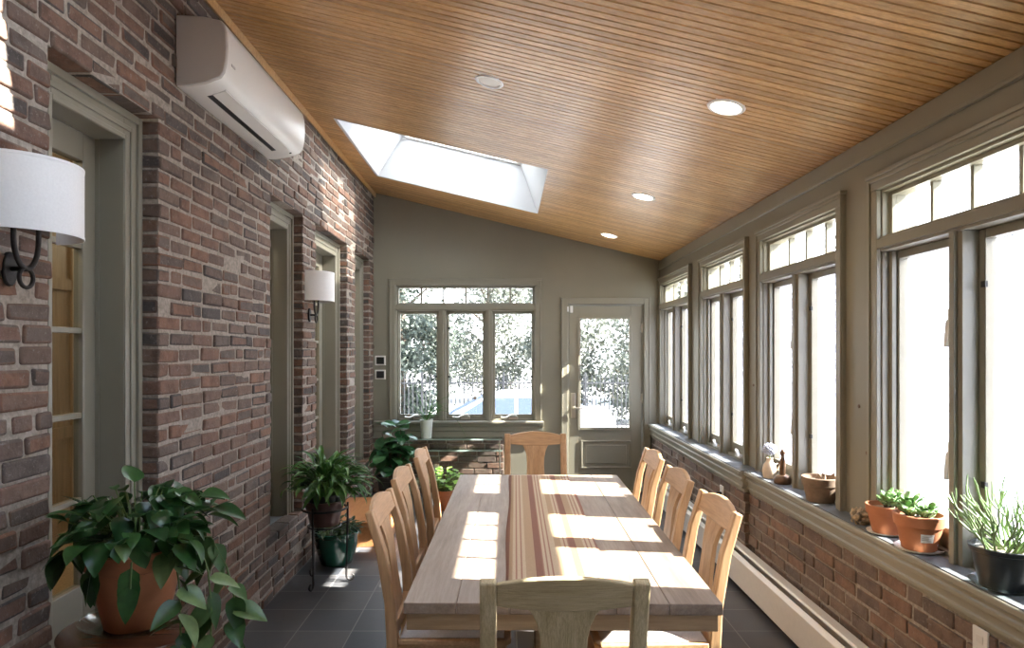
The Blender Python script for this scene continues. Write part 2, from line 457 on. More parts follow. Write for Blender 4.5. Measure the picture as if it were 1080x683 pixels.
# ---- house doors in the brick openings
def house_door(idx, a, b_, knob, label):
    root = thing('door_%d' % idx, label, 'door', (XL-.08, (a+b_)/2, ZS), 0, kind='structure')
    yc = (a+b_)/2; W = (b_-a)/2; H = ZH-ZS
    T = lambda y, d, z: (-d, y, z)                    # y along wall, d deeper into wall, z above sill
    m = MB(T)
    cw = .115
    for s in (-1, 1):
        lo, hi = sorted((s*W, s*(W-cw))); m.box(lo, hi, .0, .10, 0, H)
        lo, hi = sorted((s*(W-.004), s*(W-.03))); m.box(lo, hi, -.014, .0, 0, H)
        lo, hi = sorted((s*(W-.055), s*(W-.075))); m.box(lo, hi, -.008, .0, 0, H-.055)
        lo, hi = sorted((s*(W-cw), s*(W-cw+.02))); m.box(lo, hi, -.006, .0, 0, H-cw+.02)
    m.box(-W+cw, W-cw, 0, .10, H-cw, H)
    m.box(-W+.03, W-.03, -.014, 0, H-.03, H); m.box(-W+.075, W-.075, -.008, 0, H-.075, H-.055); m.box(-W+cw, W-cw, -.006, 0, H-cw, H-cw+.02)
    m.build('casing', M['paint_trim'], root, bevel=.003)
    m = MB(T)
    iw = W-cw; ih = H-cw
    for s in (-1, 1):
        lo, hi = sorted((s*iw, s*(iw+.02))); m.box(lo, hi, .10, .16, 0, ih)
    m.box(-iw, iw, .10, .16, ih, ih+.02)
    m.build('jamb', M['paint_trim'], root, bevel=.002)
    sd = MB(T)
    st = .095 if iw > .25 else .075
    sd.box(-iw, -iw+st, .115, .155, .02, ih); sd.box(iw-st, iw, .115, .155, .02, ih)
    sd.box(-iw+st, iw-st, .115, .155, .02, .24); sd.box(-iw+st, iw-st, .115, .155, ih-.11, ih)
    slab = sd.build('door_leaf', M['paint_trim'], root, bevel=.004)
    g0, g1 = .24, ih-.11; n = 5
    mm = MB(T)
    for k in range(1, n):
        z = g0 + (g1-g0)*k/n; mm.box(-iw+st, iw-st, .12, .15, z-.011, z+.011)
    if knob: mm.box(-.011, .011, .12, .15, g0, g1)
    mm.build('muntin', M['paint_trim'], slab, bevel=.003)
    gg = MB(T); gg.box(-iw+st-.005, iw-st+.005, .133, .137, g0-.005, g1+.005); gg.build('glass', M['doorglass'], slab)
    th = MB(T); th.box(-W, W, -.075, .16, -.03, 0); th.build('threshold', M['stone'], root, bevel=.006)
    if knob:
        k = MB(T); yk = -iw+st/2
        kz = 1.53-.04*5.1/1 - ZS - .02
        R = [(yk+.026*math.cos(q*PI/8), yk, 0) for q in range(1)]
        k.box(yk-.022, yk+.022, .108, .115, kz-.11, kz+.09)
        rings = []
        for d, r in ((.108,.012),(.085,.012),(.08,.024),(.06,.03),(.045,.024),(.04,.006)):
            rings.append([(yk+r*math.cos(2*PI*q/16), d, kz+r*math.sin(2*PI*q/16)) for q in range(16)])
        k.loft(rings); kk = k.build('door_handle', M['brass'], root); kk['label'] = 'aged brass knob'
    return root
house_door(2, *OP[0], False, 'narrow glazed sage door behind the trailing pothos, nearest the camera')
house_door(3, *OP[1], False, 'narrow glazed sage door behind the bushy plant on the iron stand')
house_door(4, *OP[2], True, 'wider sage door with brass knob above the orange oak step')
house_door(5, *OP[3], False, 'narrow sage sidelight in the brick beside the back corner')

# house interior seen through the door glass
hw = MB(); hw.box(-2.75, -2.7, YR-.1, YB+.1, .3, 2.9); hw.box(-2.75, XL-.16, YR-.1, YB+.1, 2.8, 2.9); hw.box(-2.75, XL-.16, YR-.15, YR-.1, .3, 2.9); hw.box(-2.75, XL-.16, YB+.1, YB+.15, .3, 2.9); hw.box(-2.75, XL-.16, YR-.1, YB+.1, .3, ZS-.02)
for k in range(28):
    y = YR + k*.3; hw.box(-2.7, -2.685, y, y+.05, .36, 2.8)
for z in (.36, 1.0, 1.9, 2.6): hw.box(-2.7, -2.688, YR-.1, YB+.1, z, z+.07)
tag(hw.build('wall_hallway', M['housepanel']), 'honey wood panelling of the room behind the glazed doors', 'wall', kind='structure')
hall = thing('hall_lamp', 'unseen placeholder lamp inside the house, removed at once', 'lamp', (-2.1, 1.3, 2.8))
bpy.data.objects.remove(hall)
for y in (2.3, 5.4):  # added fill lights without a lamp body, to brighten the panelling
    L = bpy.data.lights.new('hall_fill', 'POINT'); L.energy = 14; L.color = (1,.84,.62); L.shadow_soft_size = .12
    o = bpy.data.objects.new('hall_fill', L); C.objects.link(o); o.location = (-2.2, y, 2.5)

# ---- casement windows (right wall and back wall share the joinery)
ZT = dict(top=2.31, tg1=2.225, tg0=2.055, rail1=2.035, rail0=1.97, cg1=1.935, cg0=.84, sill=.775)
def casement(idx, u0, u1, n, T, label, loc, sill, panes, locks=True, handles=True, screens=False):
    root = thing('window_%d' % idx, label, 'window', loc, 0, kind='structure')
    off = V(loc)
    TT = lambda u, d, z: V(T(u, d, z)) - off
    cw = .065; Z = ZT; D0 = -.022
    m = MB(TT)
    # casing on the wall face
    m.box(u0, u0+cw, D0, .0, sill, Z['top']-cw); m.box(u1-cw, u1, D0, 0, sill, Z['top']-cw)
    m.box(u0, u1, D0, 0, Z['top']-cw, Z['top'])
    m.box(u0-.008, u1+.008, D0-.012, 0, Z['top']-.012, Z['top']+.006)
    for s0, s1 in ((u0, u0+.018), (u1-.018, u1)): m.box(s0, s1, D0-.008, D0, sill, Z['top']-.012)
    m.box(u0+.018, u1-.018, D0-.008, D0, Z['top']-.03, Z['top']-.012)
    m.build('casing', M['paint_trim'], root, bevel=.003)
    a, b_ = u0+cw, u1-cw
    m = MB(TT)                                        # jambs, transom rail and mullions
    m.box(a-.01, a+.008, 0, .12, sill, Z['top']-cw); m.box(b_-.008, b_+.01, 0, .12, sill, Z['top']-cw)
    m.box(a+.008, b_-.008, 0, .12, Z['top']-cw-.012, Z['top']-cw+.01)
    m.box(a+.008, b_-.008, -.012, .12, Z['rail0'], Z['rail1']); m.box(a, b_, D0, -.012, Z['rail0']+.012, Z['rail1']-.012)
    m.box(a+.008, b_-.008, .03, .12, sill, sill+.018)
    wm = .075
    step = (b_-a)/n
    for k in range(1, n):
        c = a + step*k
        m.box(c-wm/2, c+wm/2, -.006, .12, sill, Z['rail0']); m.box(c-.014, c+.014, D0, -.006, sill, Z['rail0'])
    # inner stop bead
    m.box(a+.008, a+.03, .03, .05, sill, Z['top']-cw-.012); m.box(b_-.03, b_-.008, .03, .05, sill, Z['top']-cw-.012)
    m.box(a+.03, b_-.03, .03, .05, Z['top']-cw-.03, Z['top']-cw-.012)
    m.build('jamb', M['paint_trim'], root, bevel=.002)
    # transom sash with muntins
    m = MB(TT); ta, tb = a+.008, b_-.008
    m.box(ta, ta+.02, .05, .095, Z['rail1'], Z['top']-cw-.012); m.box(tb-.02, tb, .05, .095, Z['rail1'], Z['top']-cw-.012)
    m.box(ta+.02, tb-.02, .05, .095, Z['rail1'], Z['tg0']); m.box(ta+.02, tb-.02, .05, .095, Z['tg1']-.01, Z['top']-cw-.012)
    ts = m.build('transom_sash', M['paint_trim'], root, bevel=.002)
    m = MB(TT)
    for k in range(1, panes):
        u = ta+.02 + (tb-ta-.04)*k/panes; m.box(u-.009, u+.009, .055, .092, Z['tg0'], Z['tg1']-.01)
    m.build('muntin', M['paint_trim'], ts, bevel=.002)
    m = MB(TT); m.box(ta+.015, tb-.015, .072, .076, Z['tg0']-.004, Z['tg1']-.006); m.build('glass', M['glass'], ts)
    for k in range(n):
        s0 = a + step*k + (.008 if k == 0 else wm/2); s1 = a + step*(k+1) - (.008 if k == n-1 else wm/2)
        m = MB(TT); w = .032
        m.box(s0, s0+w, .055, .10, sill+.018, Z['rail0']); m.box(s1-w, s1, .055, .10, sill+.018, Z['rail0'])
        m.box(s0+w, s1-w, .055, .10, sill+.018, Z['cg0']); m.box(s0+w, s1-w, .055, .10, Z['cg1'], Z['rail0'])
        sa = m.build('sash', M['paint_trim'], root, bevel=.003)
        m = MB(TT); m.box(s0+w-.005, s1-w+.005, .078, .082, Z['cg0']-.005, Z['cg1']+.005); m.build('glass', M['glass'], sa)
        if screens:
            m = MB(TT); m.box(s0+w-.004, s1-w+.004, .0930, .0936, Z['cg0']-.004, Z['cg1']+.004); m.build('insect_screen', M['screen'], sa)
        # small black screen clips
        m = MB(TT)
        side = s1-w if k % 2 == 0 else s0+w
        for z in (1.25, 1.78) if n == 3 else (1.05, 1.77): m.box(side-.011, side+.011, .046, .056, z-.011, z+.011)
        m.build('clip', M['black'], sa)
        if handles:
            m = MB(TT); c = (s0+s1)/2
            m.box(c-.05, c+.05, .022, .052, sill+.012, sill+.034)
            pts = [(c+.04, .035, sill+.03), (c+.02, .022, sill+.060), (c-.03, .012, sill+.058), (c-.085, .004, sill+.030), (c-.14, .002, sill+.040)]
            m.tube(pts, [.013,.012,.011,.010,.009], 8)
            m.build('crank_handle', M['white'] if not n == 3 else M['chrome'], sa)
        if locks and k == 0:
            for z in (1.12, 1.62):
                m = MB(TT); c = s1 + wm/2
                e = c + wm/2                          # on the reveal of the mullion facing the other sash
                m.box(e, e+.008, -.004, .034, z-.07, z+.07)
                m.tube([(e+.008,.014,z+.03),(e+.022,.012,z+.02),(e+.024,.006,z-.03),(e+.018,-.004,z-.075)], [.013,.013,.011,.008], 8)
                lk = m.build('lock_lever', M['whitepot'], root); lk['label'] = 'ivory lock lever'
                # mirrored keeper
    return root

SR = .742
TR = lambda u, d, z: (XR+d, u, z)
WR = [(1.89,3.01),(3.25,4.37),(4.56,5.68),(5.97,7.196),(.54,1.66)]
labs = ['casement pair in the right wall behind the pencil cactus', 'casement pair above the brown clay pot, second along the right wall', 'third casement pair along the right wall, no pots on its sill', 'casement pair of the right wall against the back corner', 'casement pair of the right wall beside the camera']
for i, (a, b_) in enumerate(WR):
    # window numbers: 1..4 in view, 8 further towards the camera
    idx = (1,2,3,4,8)[i]
    casement(idx, a, b_, 2, TR, labs[i], (XR, (a+b_)/2, SR), SR, 4, screens=True)
TB = lambda u, d, z: (u, YB+d, z)
casement(5, -1.276, .37, 3, TB, 'triple casement with six-pane transom in the back wall', (-.45, YB, .775), .775, 6, locks=False)

# ---- right wall
m = MB()
WT = .16
def rbox(y0, y1, z0, z1): m.box(XR, XR+WT, y0, y1, z0, z1)
edges = sorted(WR)
y = YR-.1
ztop = lambda: 0
for a, b_ in edges:
    rbox(y, a+.055, SR-.03, ZT['top']-.055); y = b_-.055
rbox(y, YB+.12, SR-.03, ZT['top']-.055)
m.box(XR, XR+WT, YR-.1, YB+.12, ZT['top']-.055, zc(XR)+.01)
wr = m.build('wall_right', M['paint'])
tag(wr, 'sage painted window wall over low brick', 'wall', kind='structure')
m = MB(); m.box(XR-.014, XR, YR, YB, zc(XR)-.10, zc(XR)-.004); m.box(XR-.02, XR-.014, YR, YB, zc(XR)-.10, zc(XR)-.085)
m.build('frieze_board', M['paint_trim'], wr, bevel=.002)
m = MB()                                               # painted screw plugs on the pier between the first two windows
for (yy, z) in ((3.13,1.27),(3.06,1.06),(4.47,1.3)):
    m.lathe([(0,0),(.009,0),(.009,.004),(.004,.005),(0,.003)], (0,0,0), 12)
    n = 5*12
    for q in range(len(m.v)-n, len(m.v)):
        p = m.v[q]; m.v[q] = (XR-p[2], yy+p[0], z+p[1])
m.build('screw_plug', M['bronze'], wr)
JOG = 4.36
for nm, (y0, y1), dx in (('near', (YR, JOG), 0), ('far', (JOG, YB), -.03)):
    xb = 1.59+dx
    m = MB(); m.box(xb+.005, XR+WT, y0-(.1 if dx == 0 else -.012), y1+(.1 if dx else 0), -.05, SR-.03)
    mo = m.build('mortar_base', M['mortar'], wr)
    m = MB(); lay(m, y0, y1, .0, .612, [], xb, .09, 1, jit=.0022)
    m.build('brickwork', M['brick_r'], wr, bevel=.004)
m = MB()
for (y0, y1), dx in (((YR, JOG), 0), ((JOG, YB), -.03)):
    x = 1.552+dx
    prof = [(XR+.05, SR), (x+.004, SR), (x, SR-.004), (x, SR-.022), (x+.006, SR-.027), (x+.018, SR-.028), (x+.018, SR-.044), (x+.012, SR-.050), (x+.012, SR-.066), (x+.026, SR-.068), (x+.026, SR-.098), (x+.020, SR-.102), (x+.020, SR-.116), (x+.036, SR-.119), (x+.038, SR-.138), (XR+.05, SR-.138)]
    m.prism(prof, y0, y1, lambda a, b_, w: (a, w, b_))
tag(m.build('trim_2', M['paint_trim'], bevel=.002), 'deep sage window ledge with stepped moulding along the right wall', 'window ledge', kind='structure')
# slate-dark worn top of the ledge between the pots
m = MB(); m.box(1.565, XR-.0, YR+.02, JOG-.01, SR, SR+.004); m.box(1.535, XR-.0, JOG+.0, YB-.02, SR, SR+.004)
tag(m.build('trim_3', M['stone']), 'thin bluestone top on the right window ledge', 'ledge top', kind='structure')

# ---- baseboard heater along right wall
ht = thing('baseboard_heater', 'long cream baseboard heater below the brick on the right', 'heater', (1.50, 3.0, 0))
T = lambda x, y, z: (x-1.50, y-3.0, z)
m = MB(T); m.prism([(1.462,.045),(1.468,.04),(1.474,.045),(1.474,.205),(1.486,.228),(1.482,.232),(1.462,.21)], -.9, 6.6, lambda a, b_, w: (a, w, b_)); m.build('front_panel', M['heater'], ht, bevel=.002)
m = MB(T); m.box(1.544, 1.556, -.9, 6.6, .0, .255); m.prism([(1.556,.255),(1.50,.262),(1.492,.252),(1.50,.25),(1.556,.245)], -.9, 6.6, lambda a, b_, w: (a, w, b_)); m.build('back_panel', M['heater'], ht)
m = MB(T); m.box(1.478, 1.54, -.88, 6.58, .06, .15); m.build('fin_element', M['black'], ht)
for y0, y1 in ((-.93,-.9),(6.6,6.63)): MB(T).box(1.460, 1.556, y0, y1, 0, .262).build('end_cap', M['heater'], ht, bevel=.003)

# ---- back wall
m = MB()
W0, W1 = -1.276+.055, .37-.055; D0, D1 = .655, 1.48; DT = 2.04
TH = .14
def bb(x0, x1, z0, z1): m.box(x0, x1, YB, YB+TH, z0, z1)
bb(XL-.1, W0, .0, ZT['top']-.055); bb(W1, D0, 0, ZT['top']-.055); bb(W0, W1, 0, .775-.02); bb(D1, XR+.1, 0, DT); bb(D0, XR+.1, DT, ZT['top']-.055)
m.loft([[(XL-.1,y,ZT['top']-.055),(XR+.1,y,ZT['top']-.055),(XR+.1,y,zc(XR+.1)+.012),(XL-.1,y,zc(XL-.1)+.012)] for y in (YB, YB+TH)])
wb = m.build('wall_back', M['paint'])
tag(wb, 'sage painted end wall with a triple window and a door', 'wall', kind='structure')
m = MB(); m.box(XL, -.045, YB-.03, YB, 0, .60); m.build('mortar_base', M['mortar'], wb)
m = MB(); lay(m, XL, -.04, 0, .59, [], YB-.04, .05, 1, axis='X', jit=.0022); m.build('brickwork', M['brick_r'], wb, bevel=.004)
m = MB()
prof = [(0,.775),(-.075,.775),(-.08,.77),(-.08,.752),(-.062,.745),(-.058,.72),(-.048,.712),(-.046,.67),(-.036,.66),(-.034,.60),(0,.60)]
m.prism(prof, XL+.01, .39, lambda a, b_, w: (w, YB+a, b_))
m.box(W0, W1, YB-.01, YB+.06, .755, .775)
tag(m.build('trim_4', M['paint_trim'], bevel=.002), 'sage window stool with stepped apron under the back window', 'window ledge', kind='structure')
m = MB(); m.box(.0, .585, YB-.016, YB, 0, .14); m.box(1.555, XR, YB-.016, YB, 0, .14)
tag(m.build('baseboard_back', M['paint_trim'], bevel=.004), 'sage baseboard beside the back door', 'baseboard', kind='structure')

# back door
dr = thing('door_1', 'sage half-glazed door with lever plate in the back wall', 'door', (1.068, YB, 0), 0, kind='structure')
T = lambda x, d, z: (x-1.068, d, z)
m = MB(T)
for s0, s1 in ((.586, .655), (1.48, 1.549)): m.box(s0, s1, -.022, 0, 0, DT+.065)
m.box(.655, 1.48, -.022, 0, DT, DT+.065); m.box(.58, 1.555, -.032, 0, DT+.055, DT+.07)
m.box(.586,.604,-.03,-.022,0,DT+.055); m.box(1.531,1.549,-.03,-.022,0,DT+.055)
m.build('casing', M['paint_trim'], dr, bevel=.003)
m = MB(T); m.box(.655,.668,0,.12,0,DT); m.box(1.467,1.48,0,.12,0,DT); m.box(.668,1.467,0,.12,DT-.013,DT); m.box(.668,1.467,0,.12,-.0,.012); m.build('jamb', M['paint_trim'], dr, bevel=.002)
gx0, gx1, gz0, gz1 = .775, 1.345, .68, 1.90
m = MB(T); x0, x1 = .672, 1.463
m.box(x0, gx0, .02, .064, .015, DT-.016); m.box(gx1, x1, .02, .064, .015, DT-.016); m.box(gx0, gx1, .02, .064, gz1, DT-.016); m.box(gx0, gx1, .02, .064, .015, gz0)
leaf_o = m.build('door_leaf', M['paint_trim'], dr, bevel=.003)
m = MB(T); b1 = .022
m.box(gx0-.01, gx0+b1, .006, .02, gz0-.01, gz1+.01); m.box(gx1-b1, gx1+.01, .006, .02, gz0-.01, gz1+.01); m.box(gx0+b1, gx1-b1, .006, .02, gz1-b1, gz1+.01); m.box(gx0+b1, gx1-b1, .006, .02, gz0-.01, gz0+b1)
m.build('glazing_bead', M['paint_trim'], leaf_o, bevel=.004)
m = MB(T); m.box(gx0, gx1, .04, .044, gz0, gz1); m.build('glass', M['glass'], leaf_o)
m = MB(T); px0, px1, pz0, pz1 = .80, 1.345, .255, .56; w = .018
m.box(px0,px1,.010,.02,pz0,pz0+w); m.box(px0,px1,.010,.02,pz1-w,pz1); m.box(px0,px0+w,.010,.02,pz0+w,pz1-w); m.box(px1-w,px1,.010,.02,pz0+w,pz1-w)
m.box(px0+.05,px1-.05,.013,.02,pz0+.05,pz1-.05)
m.build('raised_panel', M['paint_trim'], leaf_o, bevel=.004)
m = MB(T); m.box(.692,.742,.012,.02,.80,1.075); hd = m.build('handle_plate', M['chrome'], leaf_o, bevel=.006); hd['label'] = 'satin nickel lever plate'
m = MB(T); m.tube([(.717,.012,.915),(.717,-.03,.915),(.73,-.045,.915),(.78,-.048,.912),(.825,-.044,.905)], [.011,.010,.010,.009,.008], 10)
m.lathe([(0,0),(.018,0),(.018,.012),(0,.014)], (0,0,0), 16); n = 4*16
for q in range(len(m.v)-n, len(m.v)):
    p = m.v[q]; m.v[q] = (.717-1.068+p[0], .012-p[2], 1.02+p[1])
m.build('door_handle', M['chrome'], leaf_o)
for z in (.25, 1.02, 1.78):
    m = MB(T); m.tube([(1.466,.008,z-.05),(1.466,.008,z+.05)], .009, 10); m.box(1.452,1.48,.012,.02,z-.045,z+.045); m.build('hinge', M['chrome'], dr)
m = MB(T); m.box(.682,.712,-.004,.02,1.945,2.02); m.box(.648,.662,-.034,-.022,1.955,2.01); sn = m.build('sensor', M['white'], dr, bevel=.004); sn['label'] = 'white alarm contact'

# ---- rear wall (behind the camera, unseen; white chosen to bounce fill light)
m = MB()
m.loft([[(XL-.1,y,0),(XR+.1,y,0),(XR+.1,y,zc(XR+.1)+.012),(XL-.1,y,zc(XL-.1)+.012)] for y in (YR-.14, YR)])
tag(m.build('wall_rear', M['white']), 'unseen wall behind the camera, white to bounce fill light', 'wall', kind='structure')

# ------------------------------------------------------------------ chairs
def make_chair(label, vm, hm):
    r = thing('dining_chair', label, 'chair', (0,0,0), 0, 'oak dining chairs round the table')
    def post(s):
        x = s*.203
        pts = [(x,-.275,0),(x,-.235,.22),(x,-.212,.43),(x,-.222,.58),(x,-.255,.77),(x,-.302,.925)]
        return MB().bar(pts, .044, [.032,.038,.044,.040,.036,.030], (1,0,0))
    for s in (-1, 1): post(s).build('back_post', vm, r, bevel=.006, seg=3)
    for s in (-1, 1): MB().bar([(s*.205,.195,0),(s*.205,.195,.43)], [.034,.044], [.034,.044]).build('leg', vm, r, bevel=.004)
    # crest rail: camel-back top, bowed lower edge meeting the splat
    yb = lambda z: -.255 - (z-.77)*.047/.155
    top = lambda x: .917 + .024*max(0, math.cos(PI*x/.36))**.8
    n = 20; xs = [-.182 + .364*k/n for k in range(n+1)]
    def low(x): return .842 + .012*(abs(x)/.182)**2
    rings = []
    for x in xs:
        bow = -.012*math.cos(PI*x/.37)
        z0, z1 = low(x), top(x)
        rings.append([(x, yb(z0)+bow-.013, z0), (x, yb(z0)+bow+.013, z0), (x, yb(z1)+bow+.011, z1), (x, yb(z1)+bow-.011, z1)])
    MB().loft(rings).build('crest_rail', hm, r, bevel=.005, seg=3)
    # vase splat
    prof = [(.47,.078),(.52,.080),(.58,.072),(.64,.064),(.70,.061),(.76,.064),(.80,.072),(.83,.084),(.852,.098)]
    rings = []
    for z, h in prof:
        y = -.212 - (z-.43)*.043/.34 - .010 if z < .77 else yb(z) - .010
        rings.append([(-h, y-.009, z), (h, y-.009, z), (h, y+.009, z), (-h, y+.009, z)])
    MB().loft(rings).build('splat', vm, r, bevel=.003)
    MB().box(-.182,.182,-.235,-.205,.425,.485).build('back_rail', hm, r, bevel=.003)
    MB().prism([(-.225,-.19),(.225,-.19),(.238,.215),(.21,.235),(-.21,.235),(-.238,.215)], .425, .447, lambda a,b_,w: (a,b_,w)).build('seat', hm, r, bevel=.005, seg=3)
    m = MB(); m.box(-.185,.185,.18,.205,.36,.425); m.build('apron', hm, r, bevel=.003)
    for s in (-1,1):
        MB().box(s*.205-.011,s*.205+.011,-.2,.18,.36,.425).build('apron', hm, r, bevel=.003)
        MB().box(s*.205-.010,s*.205+.010,-.225,.18,.16,.19).build('stretcher', hm, r, bevel=.003)
    MB().box(-.195,.195,-.035,-.013,.163,.187).build('stretcher', hm, r, bevel=.003)
    # channel-tufted pad
    nu, nv = 40, 22; m = MB(); g = []; vs = []
    for i in range(nu+1):
        for j in range(nv+1):
            u = i/nu*2-1; v = j/nv*2-1
            e = max(0, 1-abs(u)**6)*max(0, 1-abs(v)**6)
            h = .056*e**.5*(.5+.5*abs(math.sin((u+1)*PI*3))**.6)
            vs.append((u*.212, v*.196+.012, .449+h))
    fs = [(i*(nv+1)+j, (i+1)*(nv+1)+j, (i+1)*(nv+1)+j+1, i*(nv+1)+j+1) for i in range(nu) for j in range(nv)]
    m.add(vs, fs)
    b0 = [(u*.212, v*.196+.012, .4485) for u, v in ((-1,-1),(1,-1),(1,1),(-1,1))]
    m.quad(*b0); p = m.build('seat_pad', M['cushion'], r, recalc=False, sharp=False); p['label'] = 'pale oatmeal channel-tufted pad'
    return r
ch = make_chair('honey oak chair on the left of the table, nearest of its three', M['chair_v'], M['chair_h'])
ch.location = (-.22, 2.715, 0); ch.rotation_euler.z = -PI/2
def place(label, x, y, rz):
    c = copy_tree(ch); c.location = (x, y, 0); c.rotation_euler.z = rz; c['label'] = label; return c
place('honey oak chair on the left of the table, middle of its three', -.235, 3.345, -PI/2-.01)
place('honey oak chair on the left of the table, farthest of its three', -.222, 3.99, -PI/2+.01)
place('honey oak chair on the right of the table, nearest of its three', .556, 2.68, PI/2+.015)
place('honey oak chair on the right of the table, middle of its three', .557, 3.31, PI/2)
place('honey oak chair on the right of the table, farthest of its three', .57, 3.94, PI/2-.01)
place('honey oak chair pulled out at the far end of the table, by the back door', .205, 4.55, PI)
fc = make_chair('rough olive-brown oak chair with its back to the camera at the near table end', M['drift_v'], M['drift_h'])
fc.location = (.152, 2.05, 0)

# ------------------------------------------------------------------ table
tb = thing('dining_table', 'long weathered oak table down the middle of the sunroom', 'table', (.182, 3.08, 0), -.012)
HW, HL = .488, 1.055
m = MB()
nb = 6; bw = 2*HW/nb
for k in range(nb): m.box(-HW+k*bw+.0006, -HW+(k+1)*bw-.0006, -HL, HL, .725, .76)
m.build('tabletop', M['tabletop'], tb, bevel=.0025)
for y0, y1 in ((-HL+.010,-HL+.04),(HL-.04,HL-.010)): MB().box(-HW+.008,HW-.012,y0,y1,.672,.725).build('end_apron', M['tablebase'], tb, bevel=.003)
for x0, x1 in ((-HW+.008,-HW+.035),(HW-.039,HW-.012)): MB().box(x0,x1,-HL+.04,HL-.04,.672,.725).build('side_apron', M['tabletop'], tb, bevel=.003)
for s in (-1,1):
    m = MB(); m.box(-.075,.075,s*.62-.05,s*.62+.05,.09,.66); m.box(-.36,.36,s*.62-.04,s*.62+.04,.66,.725)
    m.prism([(-.15,.0),(.15,.0),(.15,.04),(.09,.09),(-.09,.09),(-.15,.04)], s*.62-.045, s*.62+.045, lambda a,b_,w:(a,w,b_))
    m.build('trestle', M['tablebase'], tb, bevel=.005)
m = MB(); m.box(-.03,.03,-.57,.57,.30,.40); m.build('stretcher', M['tabletop'], tb, bevel=.004)
# runner
m = MB(); nu, nv = 12, 60; vs = []
for i in range(nu+1):
    for j in range(nv+1):
        u = -.18+.36*i/nu; v = -.95+1.97*j/nv
        vs.append((u + .004*math.sin(v*5.1), v, .0022+.0012*math.sin(v*9+u*14)*math.sin(u*21+1)))
fs = [(i*(nv+1)+j, (i+1)*(nv+1)+j, (i+1)*(nv+1)+j+1, i*(nv+1)+j+1) for i in range(nu) for j in range(nv)]
m.add(vs, fs)
rn = m.build('table_runner', M['runner'], recalc=False, sharp=False)
so = rn.modifiers.new('Solid','SOLIDIFY'); so.thickness = .002; so.offset = 1
rn.location = (.182, 3.08, .760); rn.rotation_euler.z = -.012
tag(rn, 'tan and rust striped woven runner lying along the table', 'table runner')

# ------------------------------------------------------------------ mini split
ac = thing('air_conditioner', 'white wall-mounted mini-split unit high on the brick wall', 'air conditioner', (XL, 3.465, 2.69))
prof = [(0,0),(.05,-.002),(.13,.012),(.195,.036),(.212,.06),(.222,.11),(.226,.17),(.222,.235),(.212,.272),(.196,.288),(.12,.305),(.0,.312)]
A0, A1 = 2.90-3.465, 4.03-3.465
m = MB(); m.prism(prof, A0+.012, A1-.012, lambda a,b_,w:(a,w,b_)); body = m.build('body', M['plastic'], ac, bevel=.004)
for y0, y1 in ((A0, A0+.0118), (A1-.0118, A1)):
    m = MB(); m.prism([(a*.992+.0005, .156+(b_-.156)*.985) for a,b_ in prof], y0, y1, lambda a,b_,w:(a,w,b_))
    m.build('end_cap', M['plastic_side'], ac, bevel=.008, seg=3)
def along(u, y, lift):                                # point on the sloping underside, u = distance from wall
    pts = prof[:5]
    for (a0,b0),(a1,b1) in zip(pts[:-1], pts[1:]):
        if a0 <= u <= a1:
            t = (u-a0)/(a1-a0); n = V((b1-b0, 0, -(a1-a0))).normalized()
            return V((u, y, b0+(b1-b0)*t)) + n*lift
def strip(name, u0, u1, y0, y1, l0, l1, mt):
    m = MB(); m.loft([[along(u0,y,l0), along(u1,y,l0), along(u1,y,l1), along(u0,y,l1)] for y in (y0, y1)]); return m.build(name, mt, ac, bevel=.0008)
strip('outlet_slot', .080, .106, A0+.13, A1-.17, -.004, .0015, M['black'])
strip('louver_flap', .108, .168, A0+.12, A1-.15, -.003, .004, M['plastic'])
strip('louver_seam', .170, .172, A0+.11, A1-.13, -.003, .001, M['plastic_side'])
strip('sensor_dot', .150, .162, A1-.075, A1-.063, -.003, .003, M['black'])
m = MB(); 
m.box(.2235,.2262,A0+.05,A0+.09,.105,.115)
for k in range(3): 
    p = [along(.03+.012*k, y, .0006) for y in (A1-.36, A1-.26)]; m.tube(p, .0018, 6)
m.build('lettering', M['plastic_side'], body)

